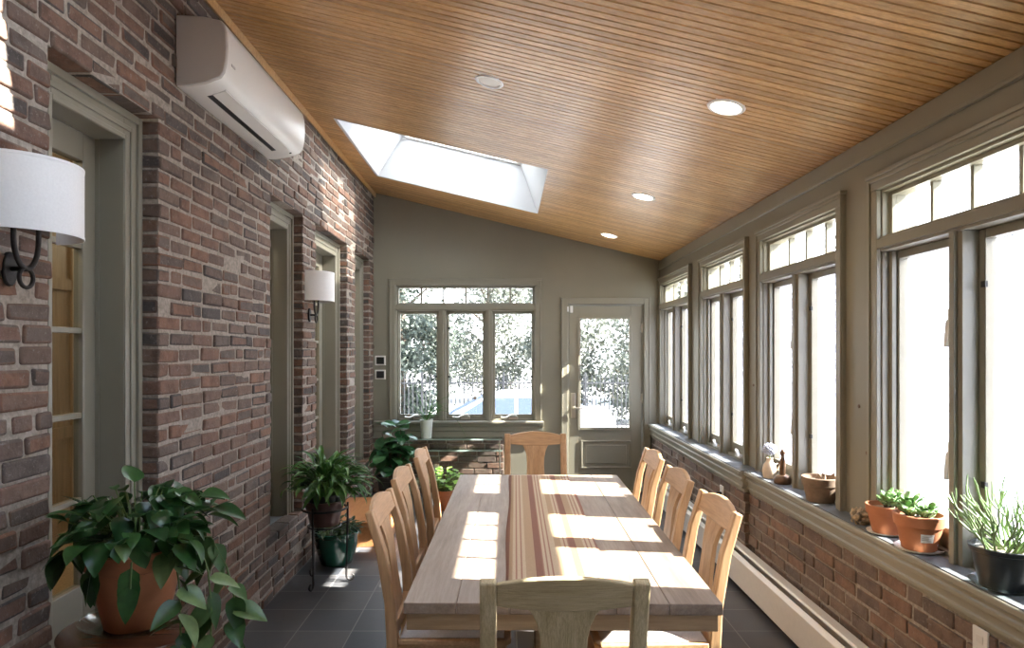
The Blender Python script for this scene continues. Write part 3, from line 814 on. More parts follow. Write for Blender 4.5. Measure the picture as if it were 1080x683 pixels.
# ------------------------------------------------------------------ sconces
def sconce(label, y, dz=0):
    r = thing('wall_sconce', label, 'wall lamp', (XL, y, 1.868+dz), 0, 'half-drum wall sconces')
    n = 28; R = .163; H = .213
    m = MB(); o, i_ = [], []
    for zz in (0, H):
        arc = [(.012+R*math.sin(PI*k/n), -R*math.cos(PI*k/n), zz) for k in range(n+1)]
        inn = [(.012+(R-.003)*math.sin(PI*k/n), -(R-.003)*math.cos(PI*k/n), zz) for k in range(n+1)]
        o.append(arc + inn[::-1])
    m.loft(o); sh = m.build('lamp_shade', M['shade'], r, ang=50)
    for zz in (0, H-.008):
        m = MB()
        arc = [[(.012+(R+.0012+q)*math.sin(PI*k/n), -(R+.0012+q)*math.cos(PI*k/n), zz+h) for k in range(n+1)] for q, h in ((0,0),(0,.008),(-.001,.008),(-.001,0))]
        m.loft([[arc[c][k] for c in range(4)] for k in range(n+1)])
        m.build('shade_trim', M['shade'], sh)
    m = MB()
    m.prism([(-.03+.028*math.cos(2*PI*k/20), -.10+.05*math.sin(2*PI*k/20)) for k in range(20)], 0, .012, lambda a,b_,w:(w,a,b_))
    m.build('back_plate', M['iron'], r, bevel=.003)
    m = MB()
    U = [(.055, -.05*math.cos(PI*k/12), -.015-.085*math.sin(PI*k/12)) for k in range(13)]
    m.tube([(.055,-.05,.05)]+U+[(.055,.05,.05)], .0075, 10)
    ring = [(.055,   .028*math.cos(2*PI*k/20), -.126+.028*math.sin(2*PI*k/20)) for k in range(21)]
    m.tube(ring, .006, 8); m.tube([(.012,0,-.1),(.055,0,-.1)], .007, 8)
    m.tube([(.055,-.05,.05),(.055,-.05,.09)], .011, 10); m.tube([(.055,.05,.05),(.055,.05,.09)], .011, 10)
    m.v = [(a, b_-.03, c) for a, b_, c in m.v]; arm = m.build('iron_arm', M['iron'], r)
    for s in (-1,1): MB().lathe([(.004,.09),(.014,.1),(.02,.125),(.014,.15),(.003,.175)], (.055,s*.05-.03,0), 14).build('bulb', M['white'], arm)
    return r
sconce('half-drum linen sconce on the brick beside the nearest glazed door', 1.955)
sconce('half-drum linen sconce on the narrow brick pier above the bushy plant', 4.88, .025)

# ------------------------------------------------------------------ ceiling fixtures
def can(label, x, y, lit, R=.084):
    p = cp(x, y, 0)
    r = thing('recessed_light' if lit else 'ceiling_speaker', label, 'ceiling light' if lit else 'ceiling speaker', p, 0, 'recessed ceiling lights' if lit else None)
    r.rotation_euler = (0, math.atan(SL), 0)
    MB().lathe([(R*.8,.0),(R*.82,-.006),(R,-.005),(R+.004,.0),(R+.004,.004),(R*.8,.004)], n=40).build('trim_ring', M['white'], r)
    MB().lathe([(0,-.003),(R*.4,-.003),(R*.8,-.001),(R*.8,.003),(0,.003)], n=40).build('lens' if lit else 'grille', M['canlight'] if lit else M['plastic'], r)
    if lit:
        L = bpy.data.lights.new('can_spot', 'SPOT'); L.energy = 10; L.color = (1,.82,.6); L.spot_size = 2.2; L.spot_blend = .7; L.shadow_soft_size = .06
        o = bpy.data.objects.new('can_spot', L); C.objects.link(o); o.location = p - NN*.012
can('lit recessed ceiling light, nearest and largest of the three', 1.016, 3.08, True)
can('lit recessed ceiling light, middle of the row of three', 1.0, 4.878, True)
can('lit recessed ceiling light, farthest, close to the back wall', 1.0, 6.515, True)
can('unlit cream disc set in the ceiling before the skylight', -.093, 3.44, False, .072)

# switches by the back window
for z, nm in ((1.427, 'black dial control in a pale frame on the back wall, upper of two'), (1.275, 'black dial control in a pale frame on the back wall, lower of two')):
    r = thing('wall_control', nm, 'wall control', (-1.375, YB, z), 0, 'wall controls beside the back window')
    MB().box(-.058,.058,-.012,0,-.052,.052).build('frame', M['plastic'], r, bevel=.004)
    MB().box(-.042,.042,-.02,-.012,-.038,.038).build('face', M['black'], r, bevel=.004)

# ------------------------------------------------------------------ foliage helpers
SH = {
 'heart': lambda t: (math.sin(PI*min(1,t**.62)))**.8*(1-.15*t) if t < 1 else 0,
 'lance': lambda t: math.sin(PI*t**.75)**.9,
 'oval':  lambda t: math.sin(PI*t)**.6,
 'fiddle': lambda t: (math.sin(PI*t**1.35))**.62*(.78+.3*t),
}
def leaf(mb, base, d, L, W, droop=.6, shape='oval', fold=.25, seg=7, twist=0):
    d = V(d).normalized(); base = V(base)
    side = d.cross(V((0,0,1)))
    if side.length < .05: side = V((1,0,0))
    side.normalize()
    side = Quaternion(d, twist) @ side
    p = base.copy(); vs = []; fs = []
    cur = d.copy(); fn = SH[shape]
    for k in range(seg+1):
        t = k/seg; w = W/2*max(fn(t), .02)
        up = side.cross(cur).normalized()
        vs += [p - side*w + up*w*fold, p - side*w*.5 + up*w*fold*.28, p, p + side*w*.5 + up*w*fold*.28, p + side*w + up*w*fold]
        cur = Quaternion(side, -droop/seg) @ cur
        p = p + cur*(L/seg)
    for k in range(seg):
        for j in range(4):
            a = k*5+j; fs.append((a, a+1, a+6, a+5))
    mb.add(vs, fs)
def pot(r, prof_out, mt, wall=.008, soil_z=None, soil_m=None, n=40, soil_r=None, name='pot'):
    """prof_out: outer profile bottom->rim (r,z); makes hollow pot and soil"""
    prof = [(0, prof_out[0][1])] + prof_out
    inner = [(max(q-wall, .002), z) for q, z in prof_out[::-1]]
    inner[0] = (inner[0][0], prof_out[-1][1])
    zi = prof_out[0][1] + wall*1.5
    inner = [(q, max(z, zi)) for q, z in inner] + [(0, zi)]
    o = MB().lathe(prof + inner, n=n).build(name, mt, r, ang=35)
    if soil_z is not None:
        rr = soil_r or (prof_out[-1][0]-wall-.002)
        MB().lathe([(0,soil_z-.02),(rr*.96,soil_z-.02),(rr,soil_z),(rr*.5,soil_z+.006),(0,soil_z+.008)], n=24).build('soil', soil_m or M['soil'], o)
    return o
rnd = random.uniform

# ---- round cherry stool + pothos, near left
PX, PY = -1.15, 2.06
st = thing('plant_stool', 'round dark cherry stool beside the near brick wall', 'stool', (PX, PY, 0))
SZ = .682
MB().lathe([(0,SZ-.012),(.206,SZ-.012),(.212,SZ-.008),(.212,SZ-.003),(.206,SZ),(0,SZ)], n=56).build('seat_top', M['stool'], st)
MB().lathe([(.16,SZ-.09),(.192,SZ-.09),(.198,SZ-.08),(.198,SZ-.02),(.204,SZ-.012),(.16,SZ-.012)], n=56).build('apron', M['stool_rim'], st)
for k in range(4):
    a = PI/4 + k*PI/2
    MB().tube([(.165*math.cos(a),.165*math.sin(a),SZ-.04),(.185*math.cos(a),.185*math.sin(a),.3),(.205*math.cos(a),.205*math.sin(a),0)], [.021,.018,.013], 12).build('leg', M['stool'], st)
m = MB(); m.tube([(.185*math.cos(a),.185*math.sin(a),.24) for a in [2*PI*k/40 for k in range(41)]], .009, 8); m.build('ring_stretcher', M['stool'], st)
sc = MB().lathe([(0,0),(.10,0),(.125,.008),(.15,.03),(.154,.032),(.15,.026),(.124,.012),(.10,.004),(0,.004)], n=48).build('plant_saucer', M['clear'])
sc.location = (PX-.005, PY, SZ+.0005); tag(sc, 'clear glass saucer under the pothos pot on the cherry stool', 'saucer')
po = thing('potted_pothos', 'trailing pothos in a big terracotta pot on the cherry stool', 'potted plant', (PX, PY, SZ+.0055))
pot(po, [(.086,0),(.09,.004),(.13,.185),(.137,.187),(.142,.19),(.146,.238),(.143,.242)], M['terra'], .011, .215)
m = MB(); ml = MB(); ms = MB()
for k in range(150):
    a = rnd(0, 2*PI); rr = .12*math.sqrt(rnd(0,1)); h = .25 + rnd(.02, .20)*(1-rr*3)
    out = rnd(.3, 1.0)
    ex = V((math.cos(a)*(rr+.11*out), math.sin(a)*(rr+.11*out), h))
    if ex.x < -.17: ex.x = -.17 + rnd(0,.05)
    if ex.y < -.10 and ex.z < .30: ex.z = .30
    if ex.y > .13 and ex.x < -.05: ex.y = .13
    b0 = V((math.cos(a)*rr*.6, math.sin(a)*rr*.6, .215))
    ms.tube([b0, (b0+ex)/2 + V((0,0,.035)), ex], [.003,.0025,.002], 5)
    L = rnd(.068,.115)
    if ex.x < -.1: L *= .7
    leaf(m if rnd(0,1) < .95 else ml, ex, (math.cos(a+rnd(-.5,.5))*1, math.sin(a+rnd(-.5,.5)), rnd(-.9,1.0)), L, L*rnd(.6,.75), rnd(.2,1.3), 'heart', .22, twist=rnd(-.5,.5))
# trailing vines
for (ax, pts) in ((0, [(.10,-.06,.24),(.16,-.09,.25),(.19,-.12,.17),(.20,-.13,.07),(.205,-.14,-.01)]),
                  (1, [(.12,.02,.24),(.19,.0,.25),(.235,-.03,.17),(.25,-.04,.06),(.25,-.05,-.08)]),
                  (2, [(.10,.08,.25),(.19,.09,.24),(.25,.07,.15),(.28,.06,.05),(.275,.05,-.06)]),
                  (3, [(-.02,-.12,.24),(-.03,-.165,.25),(-.03,-.175,.2)]),
                  (5, [(.06,-.1,.24),(.08,-.17,.24),(.085,-.185,.17)]),
                  (4, [(-.08,-.06,.24),(-.13,-.09,.27),(-.16,-.10,.25),(-.17,-.11,.22)])):
    P = [V(p) for p in pts]
    ms.tube(P, .003, 6)
    for q in range(len(P)-1):
        for t in (.2,.55,.9):
            c = P[q].lerp(P[q+1], t)
            if ax in (3,5) and (q == 0): continue
            d = V((rnd(-.6,.8), rnd(-.9,.3), rnd(-.9,.0)))
            if ax in (3,5): d = V((rnd(-.15,.15), -.35, -1))
            L = rnd(.08,.125)
            leaf(ml if rnd(0,1) < .45 and ax in (0,1,2) else m, c, d, L, L*rnd(.5,.66), rnd(.1,.8), 'heart', .22, twist=rnd(-.5,.5))
m.build('foliage', M['pothos'], po, recalc=False, sharp=False); ml.build('foliage', M['pothos_varieg'], po, recalc=False, sharp=False)['label'] = 'pale variegated leaves'
ms.build('stems', M['stem'], po)

# ---- iron stand + lily
SX, SY = -1.20, 4.36
si = thing('plant_stand', 'black wrought iron stand with scroll feet by the brick wall', 'plant stand', (SX, SY, 0))
RR = .142
MB().tube([(RR*math.cos(2*PI*k/40), RR*math.sin(2*PI*k/40), .50) for k in range(41)], .0075, 8).build('top_ring', M['iron'], si)
MB().tube([(.105*math.cos(2*PI*k/40), .105*math.sin(2*PI*k/40), .385) for k in range(41)], .006, 8).build('lower_ring', M['iron'], si)
for k in range(3):
    a = -PI/2 - .25 + k*2*PI/3
    ux, uy = math.cos(a), math.sin(a)
    pts = [(RR*1.04*ux, RR*1.04*uy, .53), (RR*1.04*ux, RR*1.04*uy, .42), (RR*1.0*ux, RR*1.0*uy, .2), (RR*.98*ux, RR*.98*uy, .06)]
    for q in range(15):
        th = q/14*1.45*PI; s = .03*(1-q/22)
        pts.append(((RR*.98 + .03 - s*math.cos(th))*ux, (RR*.98 + .03 - s*math.cos(th))*uy, .04 - s*math.sin(th)))
    MB().tube(pts, .0072, 8).build('leg', M['iron'], si)
    MB().tube([(RR*ux,RR*uy,.40),(.105*ux,.105*uy,.385)], .005, 8).build('brace', M['iron'], si)
li = thing('potted_peace_lily', 'bushy green plant in a dark red pot on the iron stand', 'potted plant', (SX, SY, .391))
pot(li, [(.088,0),(.092,.004),(.112,.10),(.118,.105),(.134,.155),(.136,.165)], M['rustpot'], .01, None)
pot(li, [(.07,.02),(.095,.12),(.10,.20),(.106,.205)], M['blackpot'], .006, .19, name='liner_pot')
m = MB(); ms = MB()
for k in range(260):
    a = rnd(0, 2*PI); tilt = rnd(.15, 1.25)
    d = V((math.cos(a)*math.sin(tilt), math.sin(a)*math.sin(tilt), math.cos(tilt)))
    b0 = V((math.cos(a)*rnd(0,.06), math.sin(a)*rnd(0,.06), .19))
    sl = rnd(.08,.22); e = b0 + d*sl
    if e.x < -.19: continue
    ms.tube([b0, e], [.003,.002], 5)
    L = rnd(.13,.21)
    leaf(m, e, d + V((0,0,.05)), L if d.x > -.3 else L*.7, rnd(.026,.04), rnd(1.0,2.1), 'lance', .3, twist=rnd(-.6,.6))
m.build('foliage', M['lily'], li, recalc=False, sharp=False); ms.build('stems', M['stem'], li)

# ---- green glazed pot on floor
gp = thing('potted_groundcover', 'dark leafy plant in a glossy green glazed pot on the slate floor', 'potted plant', (-1.235, 4.80, 0))
pot(gp, [(.10,.0),(.108,.004),(.135,.075),(.152,.15),(.156,.205),(.163,.212),(.166,.232),(.160,.238)], M['greenpot'], .012, .205, soil_r=.14)
m = MB(); ms = MB()
for k in range(110):
    a = rnd(0, 2*PI); rr = .13*math.sqrt(rnd(0,1)); 
    b0 = V((math.cos(a)*rr*.8, math.sin(a)*rr*.8, .205)); e = V((math.cos(a)*rr*1.2, math.sin(a)*rr*1.2, .215+rnd(.01,.085)))
    ms.tube([b0,e], .002, 5)
    leaf(m, e, (math.cos(a+rnd(-1,1)), math.sin(a+rnd(-1,1)), rnd(-.1,.9)), rnd(.05,.085), rnd(.022,.034), rnd(.2,.9), 'lance', .3)
m.build('foliage', M['dark_leaf'], gp, recalc=False, sharp=False); ms.build('stems', M['stem'], gp)

# ---- oak step below the wider door
ws = thing('door_step', 'orange oak step on the floor below the wider brick-wall door', 'step', (-1.18, 5.60, 0))
MB().box(-.262,.262,-.445,.445,.165,.20).build('tread', M['step'], ws, bevel=.006)
MB().box(-.255,.235,-.42,.42,.0,.165).build('base', M['step'], ws, bevel=.003)
# oak threshold board of that door
# ---- fiddle leaf plant
fg = thing('potted_fig', 'large round-leafed plant in a dark pot near the back corner', 'potted plant', (-1.12, 6.50, 0))
pot(fg, [(.11,0),(.115,.005),(.15,.27),(.158,.275),(.162,.31),(.158,.315)], M['blackpot'], .01, .285)
m = MB(); ms = MB()
for k in range(13):
    a = k*2*PI/13 + rnd(-.3,.3); ln = rnd(.12,.30); h = rnd(.50,.80)
    b0 = V((math.cos(a)*.04, math.sin(a)*.04, .285)); e = V((math.cos(a)*ln*.6, math.sin(a)*ln*.6, h))
    P = [b0, b0.lerp(e,.5)+V((0,0,.05)), e]; ms.tube(P, [.009,.007,.004], 7)
    for q in range(8):
        t = .25 + .75*q/7; c = b0.lerp(e, t) + V((0,0,.05*math.sin(PI*t)))
        aa = a + q*2.4
        L = rnd(.13,.20)
        leaf(m, c, (math.cos(aa), math.sin(aa), rnd(-.25,.5)), L, L*rnd(.6,.72), rnd(.4,1.2), 'fiddle', .2, twist=rnd(-.5,.5))
for k in range(8):
    aa = k*.8; leaf(m, (rnd(-.08,.08), rnd(-.08,.08), .78), (math.cos(aa), math.sin(aa), .7), .17, .115, .7, 'fiddle', .2, twist=rnd(-.4,.4))
m.build('foliage', M['fig'], fg, recalc=False, sharp=False); ms.build('stems', M['bark'], fg)

# ---- lime plant behind chairs
lm = thing('potted_coleus', 'sunlit lime green plant in a terracotta pot below the back window', 'potted plant', (-.60, 6.42, 0))
pot(lm, [(.07,0),(.074,.004),(.105,.15),(.112,.152),(.116,.19),(.112,.194)], M['terra'], .009, .172)
m = MB(); ms = MB()
for k in range(130):
    a = rnd(0,2*PI); rr = .19*math.sqrt(rnd(0,1)); h = .23 + rnd(0,.20)*(1-.5*rr/.19)
    e = V((math.cos(a)*rr, math.sin(a)*rr, h)); ms.tube([(math.cos(a)*.03,math.sin(a)*.03,.17), e], .002, 5)
    L = rnd(.05,.08); leaf(m, e, (math.cos(a+rnd(-1,1)), math.sin(a+rnd(-1,1)), rnd(-.2,.6)), L, L*.66, rnd(.2,.9), 'oval', .2)
m.build('foliage', M['lime'], lm, recalc=False, sharp=False); ms.build('stems', M['stem'], lm)

# ---- glass console under back window with white-potted plant
gt = thing('glass_console', 'two-tier glass console standing before the back brick', 'console table', (-.60, 7.02, 0))
for z in (.485, .602): MB().box(-.58,.55,-.10,.085,z,z+.010).build('glass_shelf', M['shelfglass'], gt, bevel=.002); MB().box(-.58,.55,-.104,-.1001,z-.002,z+.012).build('shelf_edge', M['edge'], gt)
for x in (-.55,.52):
    for y in (-.085,.07): MB().tube([(x,y,0),(x,y,.602)], .007, 10).build('leg', M['chrome'], gt)
pp = thing('potted_spider_plant', 'white tapered pot of thin arching blades before the back window', 'potted plant', (-.855, 7.02, .612))
pot(pp, [(.050,0),(.053,.003),(.068,.19),(.072,.195)], M['whitepot'], .006, .175)
m = MB(); ms = MB()
for k in range(26):
    a = rnd(0,2*PI); L = rnd(.2,.48); leaf(m, (math.cos(a)*.02, math.sin(a)*.02, .175), (math.cos(a)*.55, math.sin(a)*.3, 1), L, .010, rnd(.3,1.9), 'lance', .4, seg=9)
for (ax, h, dx) in ((.25,.50,.17),(-.15,.42,-.10),(.9,.28,.30)):
    ms.tube([(0,0,.17),(dx*.2,0,.17+h*.6),(dx*.6,-.01,.17+h*.9),(dx,-.02,.17+h)], [.003,.0028,.0024,.0016], 6)
ms.tube([(0,0,.17),(.15,-.03,.30),(.27,-.05,.27),(.36,-.07,.15),(.42,-.085,.03)], .0022, 6)
for k in range(26):
    a = rnd(0,2*PI); leaf(m, (.09+rnd(-.02,.02), -.02, .33), (math.cos(a), math.sin(a)*.5, rnd(-.2,.8)), rnd(.09,.19), .007, rnd(.6,1.8), 'lance', .4, seg=7)
m.build('foliage', M['lily'], pp, recalc=False, sharp=False); ms.build('stems', M['stem'], pp)
# ---- sill things (right ledge top z)
LZ = SR+.0045
vz = thing('bud_vase', 'cream bud vase with a pale blue dried bloom on the window ledge', 'vase', (1.62, 4.10, LZ))
MB().lathe([(0,0),(.033,0),(.038,.01),(.042,.045),(.038,.08),(.022,.10),(.018,.115),(.022,.125),(.018,.125),(.014,.113),(0,.11)], n=28).build('body', M['cream'], vz)
ms = MB().tube([(.036,0,.085),(.058,0,.09),(.06,0,.06),(.04,0,.045)], .005, 8); ms.build('handle', M['cream'], vz)
m = MB()
for k in range(60):
    th = math.acos(1-2*(k+.5)/60); ph = k*2.39996
    p = V((math.sin(th)*math.cos(ph), math.sin(th)*math.sin(ph), math.cos(th)*.9))
    m.lathe([(0,-.009),(.008,-.005),(.011,0),(.008,.006),(0,.009)], p*.034 + V((0,0,.178)), 7)
m.build('bloom', M['bluebloom'], vz); MB().tube([(0,0,.11),(0,0,.16)], .005, 6).build('stem', M['stem'], vz)
fi = thing('figurine', 'small bronze figure standing on a round base, beside the bud vase', 'figurine', (1.63, 3.93, LZ))
MB().lathe([(0,0),(.046,0),(.05,.008),(.05,.028),(.042,.042),(.03,.05),(0,.052)], n=28).build('base', M['bronze'], fi)
m = MB()
m.tube([(0,0,.045),(0,.002,.09),(.004,.004,.13),(.0,.0,.158)], [.016,.018,.016,.009], 12)
m.tube([(.0,0,.158),(.0,0,.165),(0,-.002,.178),(0,-.003,.192),(0,-.002,.202)], [.006,.01,.015,.013,.004], 12)
m.tube([(.002,.014,.142),(-.006,.03,.118),(-.02,.022,.098)], [.007,.006,.004], 8); m.tube([(.002,-.014,.142),(-.006,-.032,.15),(-.012,-.04,.172)], [.007,.006,.004], 8)
m.tube([(0,.006,.06),(.008,.012,.05)], [.011,.013], 8)
m.build('figure', M['bronze'], fi)

bp = thing('clay_pot', 'weathered brown clay pot of broken shards on the window ledge', 'plant pot', (1.638, 3.47, LZ))
pot(bp, [(.064,0),(.067,.003),(.085,.085),(.091,.087),(.094,.125),(.091,.128)], M['terra_old'], .008, .105, M['gravel'])
m = MB()
for k in range(9):
    a = rnd(0,2*PI); rr = rnd(.01,.06); c = V((math.cos(a)*rr, math.sin(a)*rr, .105)); h = rnd(.025,.05); w = rnd(.015,.03); q = rnd(0,PI)
    u = V((math.cos(q),math.sin(q),0)); n = V((-u.y,u.x,0))
    tri = [c-u*w, c+u*w, c+u*rnd(-.5,.5)*w+V((0,0,h))]
    m.loft([[p-n*.003 for p in tri],[p+n*.003 for p in tri]])
m.build('shard', M['terra_old'], bp)
pc = thing('pine_cone', 'dried scaly cone lying on the ledge beside the terracotta pots', 'pine cone', (1.615, 3.02, LZ+.033), .6)
m = MB(); rot = Matrix.Rotation(PI/2, 3, 'Y')
m.lathe([(0,-.06),(.014,-.055),(.02,-.02),(.018,.03),(.006,.06)], n=14)
for k in range(85):
    t = k/85; z = -.055+.115*t; ph = k*2.39996; R = .018*(1-.5*t)+.004
    d = V((math.cos(ph), math.sin(ph), .55))
    leaf(m, V((math.cos(ph)*R, math.sin(ph)*R, z)), d, .030*(1-.45*t)+.008, .018, -.5, 'oval', .3, seg=4)
m.v = [tuple(rot @ V(p)) for p in m.v]; m.v = [(x, y, max(z, -.0325)) for x, y, z in m.v]
m.build('scales', M['dry'], pc, recalc=False)

def terr(label, y, x, s, sl, tilt):
    q = thing('plant_saucer', sl, 'saucer', (x, y, LZ))
    MB().lathe([(0,0),(.062*s,0),(.08*s,.010),(.083*s,.011),(.08*s,.005),(.062*s,.003),(0,.003)], n=36).build('dish', M['whitepot'], q)
    r = thing('potted_succulent', label, 'potted plant', (x, y, LZ+.0035), rnd(0,.2), 'terracotta succulent pots')
    pot(r, [(.054*s,0),(.057*s,.003),(.077*s,.088*s),(.083*s,.09*s),(.088*s,.128*s),(.085*s,.131*s)], M['terra'], .008, .11*s, M['gravel'])
    m = MB(); ms = MB()
    for k in range(11):
        a = rnd(0,2*PI); h = rnd(.02,.075); b0 = V((math.cos(a)*rnd(.005,.04), math.sin(a)*rnd(.005,.04), .11*s)); e = b0 + V((math.cos(a)*.028, math.sin(a)*.028, h))
        ms.tube([b0, e], [.005,.0035], 6)
        for q2 in range(9):
            aa = q2*2.4; leaf(m, b0.lerp(e, .45+.55*q2/8), (math.cos(aa), math.sin(aa), rnd(.1,.8)), rnd(.03,.045), rnd(.018,.024), -.3, 'oval', .15, seg=5)
    fo = m.build('foliage', M['jade'], r, recalc=False, sharp=False); sm = fo.modifiers.new('Solid','SOLIDIFY'); sm.thickness = .004
    ms.build('stems', M['bark'], r)
    return r
terr('succulent in a terracotta pot on the ledge, smaller and farther of the two', 2.86, 1.632, .92, 'pale saucer under the smaller terracotta succulent pot', 0)
big = terr('succulent in the larger terracotta pot with a white label on the ledge', 2.625, 1.628, 1.06, 'pale saucer under the labelled terracotta succulent pot', 0)
# paper label wrapped on the pot, facing the camera
m = MB(); rows = []
for j in range(2):
    z = .040 + .034*j; R = (.057+.02*(z-.003)/.09)*1.06+.0009
    rows.append([(R*math.cos(a), R*math.sin(a), z) for a in [math.radians(-128+k*5.2) for k in range(8)]])
m.add(rows[0]+rows[1], [(k,k+1,k+9,k+8) for k in range(7)])
m.build('label', M['label'], big, recalc=False)
m = MB()
for z in (.051, .058, .065):
    R = (.057+.02*(z-.003)/.09)*1.06+.0016
    m.tube([(R*math.cos(a), R*math.sin(a), z) for a in [math.radians(-125+k*4.2) for k in range(7)]], .0008, 5)
m.build('print', M['ink'], big)

cs = MB().lathe([(0,0),(.075,0),(.092,.022),(.096,.024),(.092,.014),(.075,.004),(0,.003)], n=36).build('plant_saucer', M['clear'])
cs.location = (1.635, 2.19, LZ); tag(cs, 'clear plastic saucer under the black pencil cactus pot', 'saucer')
pcx = thing('potted_pencil_cactus', 'spindly pencil cactus in a black nursery pot on the ledge', 'potted plant', (1.635, 2.19, LZ+.0045))
pot(pcx, [(.062,0),(.066,.003),(.088,.118),(.094,.121),(.097,.135),(.094,.137)], M['blackpot'], .004, .112, M['gravel'], soil_r=.081)
m = MB()
def twig(p, d, L, r, depth):
    d = d.normalized(); pts = [p]; c = p.copy(); dd = d.copy()
    for k in range(4):
        dd = (dd + V((rnd(-.18,.18), rnd(-.18,.18), rnd(-.02,.2)))).normalized(); c = c + dd*L/4
        if c.x > .075: c.x = .075
        pts.append(c.copy())
    m.tube(pts, [r, r*.95, r*.9, r*.85, r*.6], 7)
    if depth > 0:
        for k in range(random.choice([1,2,2])):
            b = pts[random.choice([2,3,3,4])]
            nd = dd + V((rnd(-.8,.4), rnd(-.8,.8), rnd(-.1,.5)))
            twig(b, nd, L*rnd(.6,.9), r*.85, depth-1)
for k in range(20):
    a = rnd(0,2*PI); b0 = V((math.cos(a)*rnd(.0,.06), math.sin(a)*rnd(0,.05), .115))
    twig(b0, V((math.cos(a)*.75-.2, math.sin(a)*.95, .9)), rnd(.075,.125), .0040, 2)
for d, L in ((V((-.5,.75,.30)), .12), (V((-.35,.8,.55)), .12), (V((-.2,-.8,.5)), .12), (V((-.4,.2,1)), .12), (V((-.5,-.4,.40)), .11), (V((-.15,.5,1.1)), .13)):
    twig(V((0,0,.13)), d, L, .004, 2)
m.build('stems', M['pencil'], pcx)
m = MB(); rows = []
for j in range(2):
    z = .035+.05*j; R = .066+.022*(z-.003)/.115+.001
    rows.append([(R*math.cos(a), R*math.sin(a), z) for a in [math.radians(-75+k*5) for k in range(7)]])
m.add(rows[0]+rows[1], [(k,k+1,k+8,k+7) for k in range(6)]); m.build('label', M['label'], pcx, recalc=False)

# wall fittings on the right brick
vl = thing('wall_outlet', 'small pale outlet with a dark plug on the right brick wall', 'outlet', (1.556, 4.80, .50))
MB().box(-.008,0,-.036,.036,-.058,.058).build('cover_plate', M['plastic'], vl, bevel=.003)
MB().box(-.045,-.008,-.016,.016,-.018,.014).build('plug', M['black'], vl, bevel=.004)
oc = thing('wall_outlet', 'pale outlet cover on the brick just under the near ledge', 'outlet', (1.588, 2.22, .545))
MB().box(-.008,0,-.036,.036,-.058,.058).build('cover_plate', M['plastic'], oc, bevel=.003)
m = MB()
for s in (-.022,.022): m.box(-.010,-.008,-.016,.016,s-.013,s+.013)
m.build('socket', M['heater'], oc, bevel=.001)

# ------------------------------------------------------------------ outside
g = MB().box(-60, 60, -40, 80, GZ-.2, GZ).build('ground', M['lawn'])
tag(g, 'pale sunlit yard and paving outside the windows', 'ground', kind='structure')
# iron fence panels
def fence(y, x0, x1, label, along='X'):
    L = x1-x0
    r = thing('iron_fence', label, 'fence', (x0, y, GZ) if along == 'X' else (y, x0, GZ), 0 if along == 'X' else PI/2, 'black iron fence runs')
    m = MB(); n = int(L/.125)
    for k in range(n+1):
        x = k*L/n; m.box(x-.014,x+.014,-.012,.012,.08,1.62); m.loft([[(x-.012,-.012,1.62),(x+.012,-.012,1.62),(x+.012,.012,1.62),(x-.012,.012,1.62)],[(x-.001,-.001,1.70),(x+.001,-.001,1.70),(x+.001,.001,1.70),(x-.001,.001,1.70)]])
    m.build('pickets', M['fence'], r)
    for z in (.2, 1.42): MB().box(0,L,-.014,.014,z,z+.04).build('rail', M['fence'], r)
    for k in range(int(L/2.4)+1): MB().box(k*2.4-.03,k*2.4+.03,-.03,.03,0,1.75).build('post', M['fence'], r)
fence(19.5, -4.9, 9.5, 'black iron picket fence behind the parked car')
fence(-5.0, 10.6, 19.4, 'black iron picket fence running away along the left of the yard', 'Y')
# car
car = thing('parked_car', 'white parked sedan seen through the back window and door', 'car', (-.05, 15.5, GZ))
side = [(-2.45,.35),(-2.42,.62),(-2.3,.74),(-1.75,.84),(-1.35,.90),(-.45,1.36),(.0,1.44),(.7,1.45),(1.15,1.38),(1.85,1.04),(2.35,.98),(2.45,.86),(2.46,.45),(2.40,.28),(-2.38,.26)]
def carring(f, inset):
    return [(x, f*(.86 - (max(0,z-.88)*.34)) , z) for x, z in side]
m = MB(); m.loft([carring(-1,0), carring(1,0)]); m.build('body', M['carwhite'], car, bevel=.05, seg=3)
def sidewin(f, x0, x1, xt0, xt1):
    q = [(x0,.93),(x1,.93),(xt1,1.34),(xt0,1.34)]
    return [[(x, f*(.875-(z-.88)*.34), z) for x,z in q], [(x, f*(.855-(z-.88)*.34), z) for x,z in q]]
for f in (-1,1):
    m = MB(); m.loft(sidewin(f,-1.05,.22,-.38,.22)); m.build('side_window', M['carglass'], car, bevel=.01)
    m = MB(); m.loft(sidewin(f,.30,1.55,.30,1.02)); m.build('side_window', M['carglass'], car, bevel=.01)
def slopeglass(xa, za, xb, zb, nm):
    n = V((-(zb-za), 0, xb-xa)).normalized()*(.008 if xb > xa else -.008)
    ra, rb = .74-.34*max(0,za-.88)+.06, .70-.34*max(0,zb-.88)+.08
    q = [V((xa,-ra,za)), V((xa,ra,za)), V((xb,rb,zb)), V((xb,-rb,zb))]
    m = MB(); m.loft([[p - n for p in q], [p + n*1.6 for p in q]]); m.build(nm, M['carglass'], car)
slopeglass(-1.28,.935,-.5,1.335,'windshield'); slopeglass(1.78,1.075,1.2,1.355,'rear_window')
for x in (-1.5, 1.45):
    for s in (-1,1):
        m = MB(lambda a,b_,c: (a, c, b_)); m.lathe([(0,-.1),(.2,-.1),(.31,-.09),(.325,-.06),(.325,.06),(.31,.09),(.2,.1),(0,.1)], (x,.325,s*.78), 28); m.build('wheel', M['tyre'], car)
m = MB(); m.box(-2.47,-2.4,-.75,-.45,.58,.68); m.box(-2.47,-2.4,.45,.75,.58,.68); m.build('headlight', M['chrome'], car)
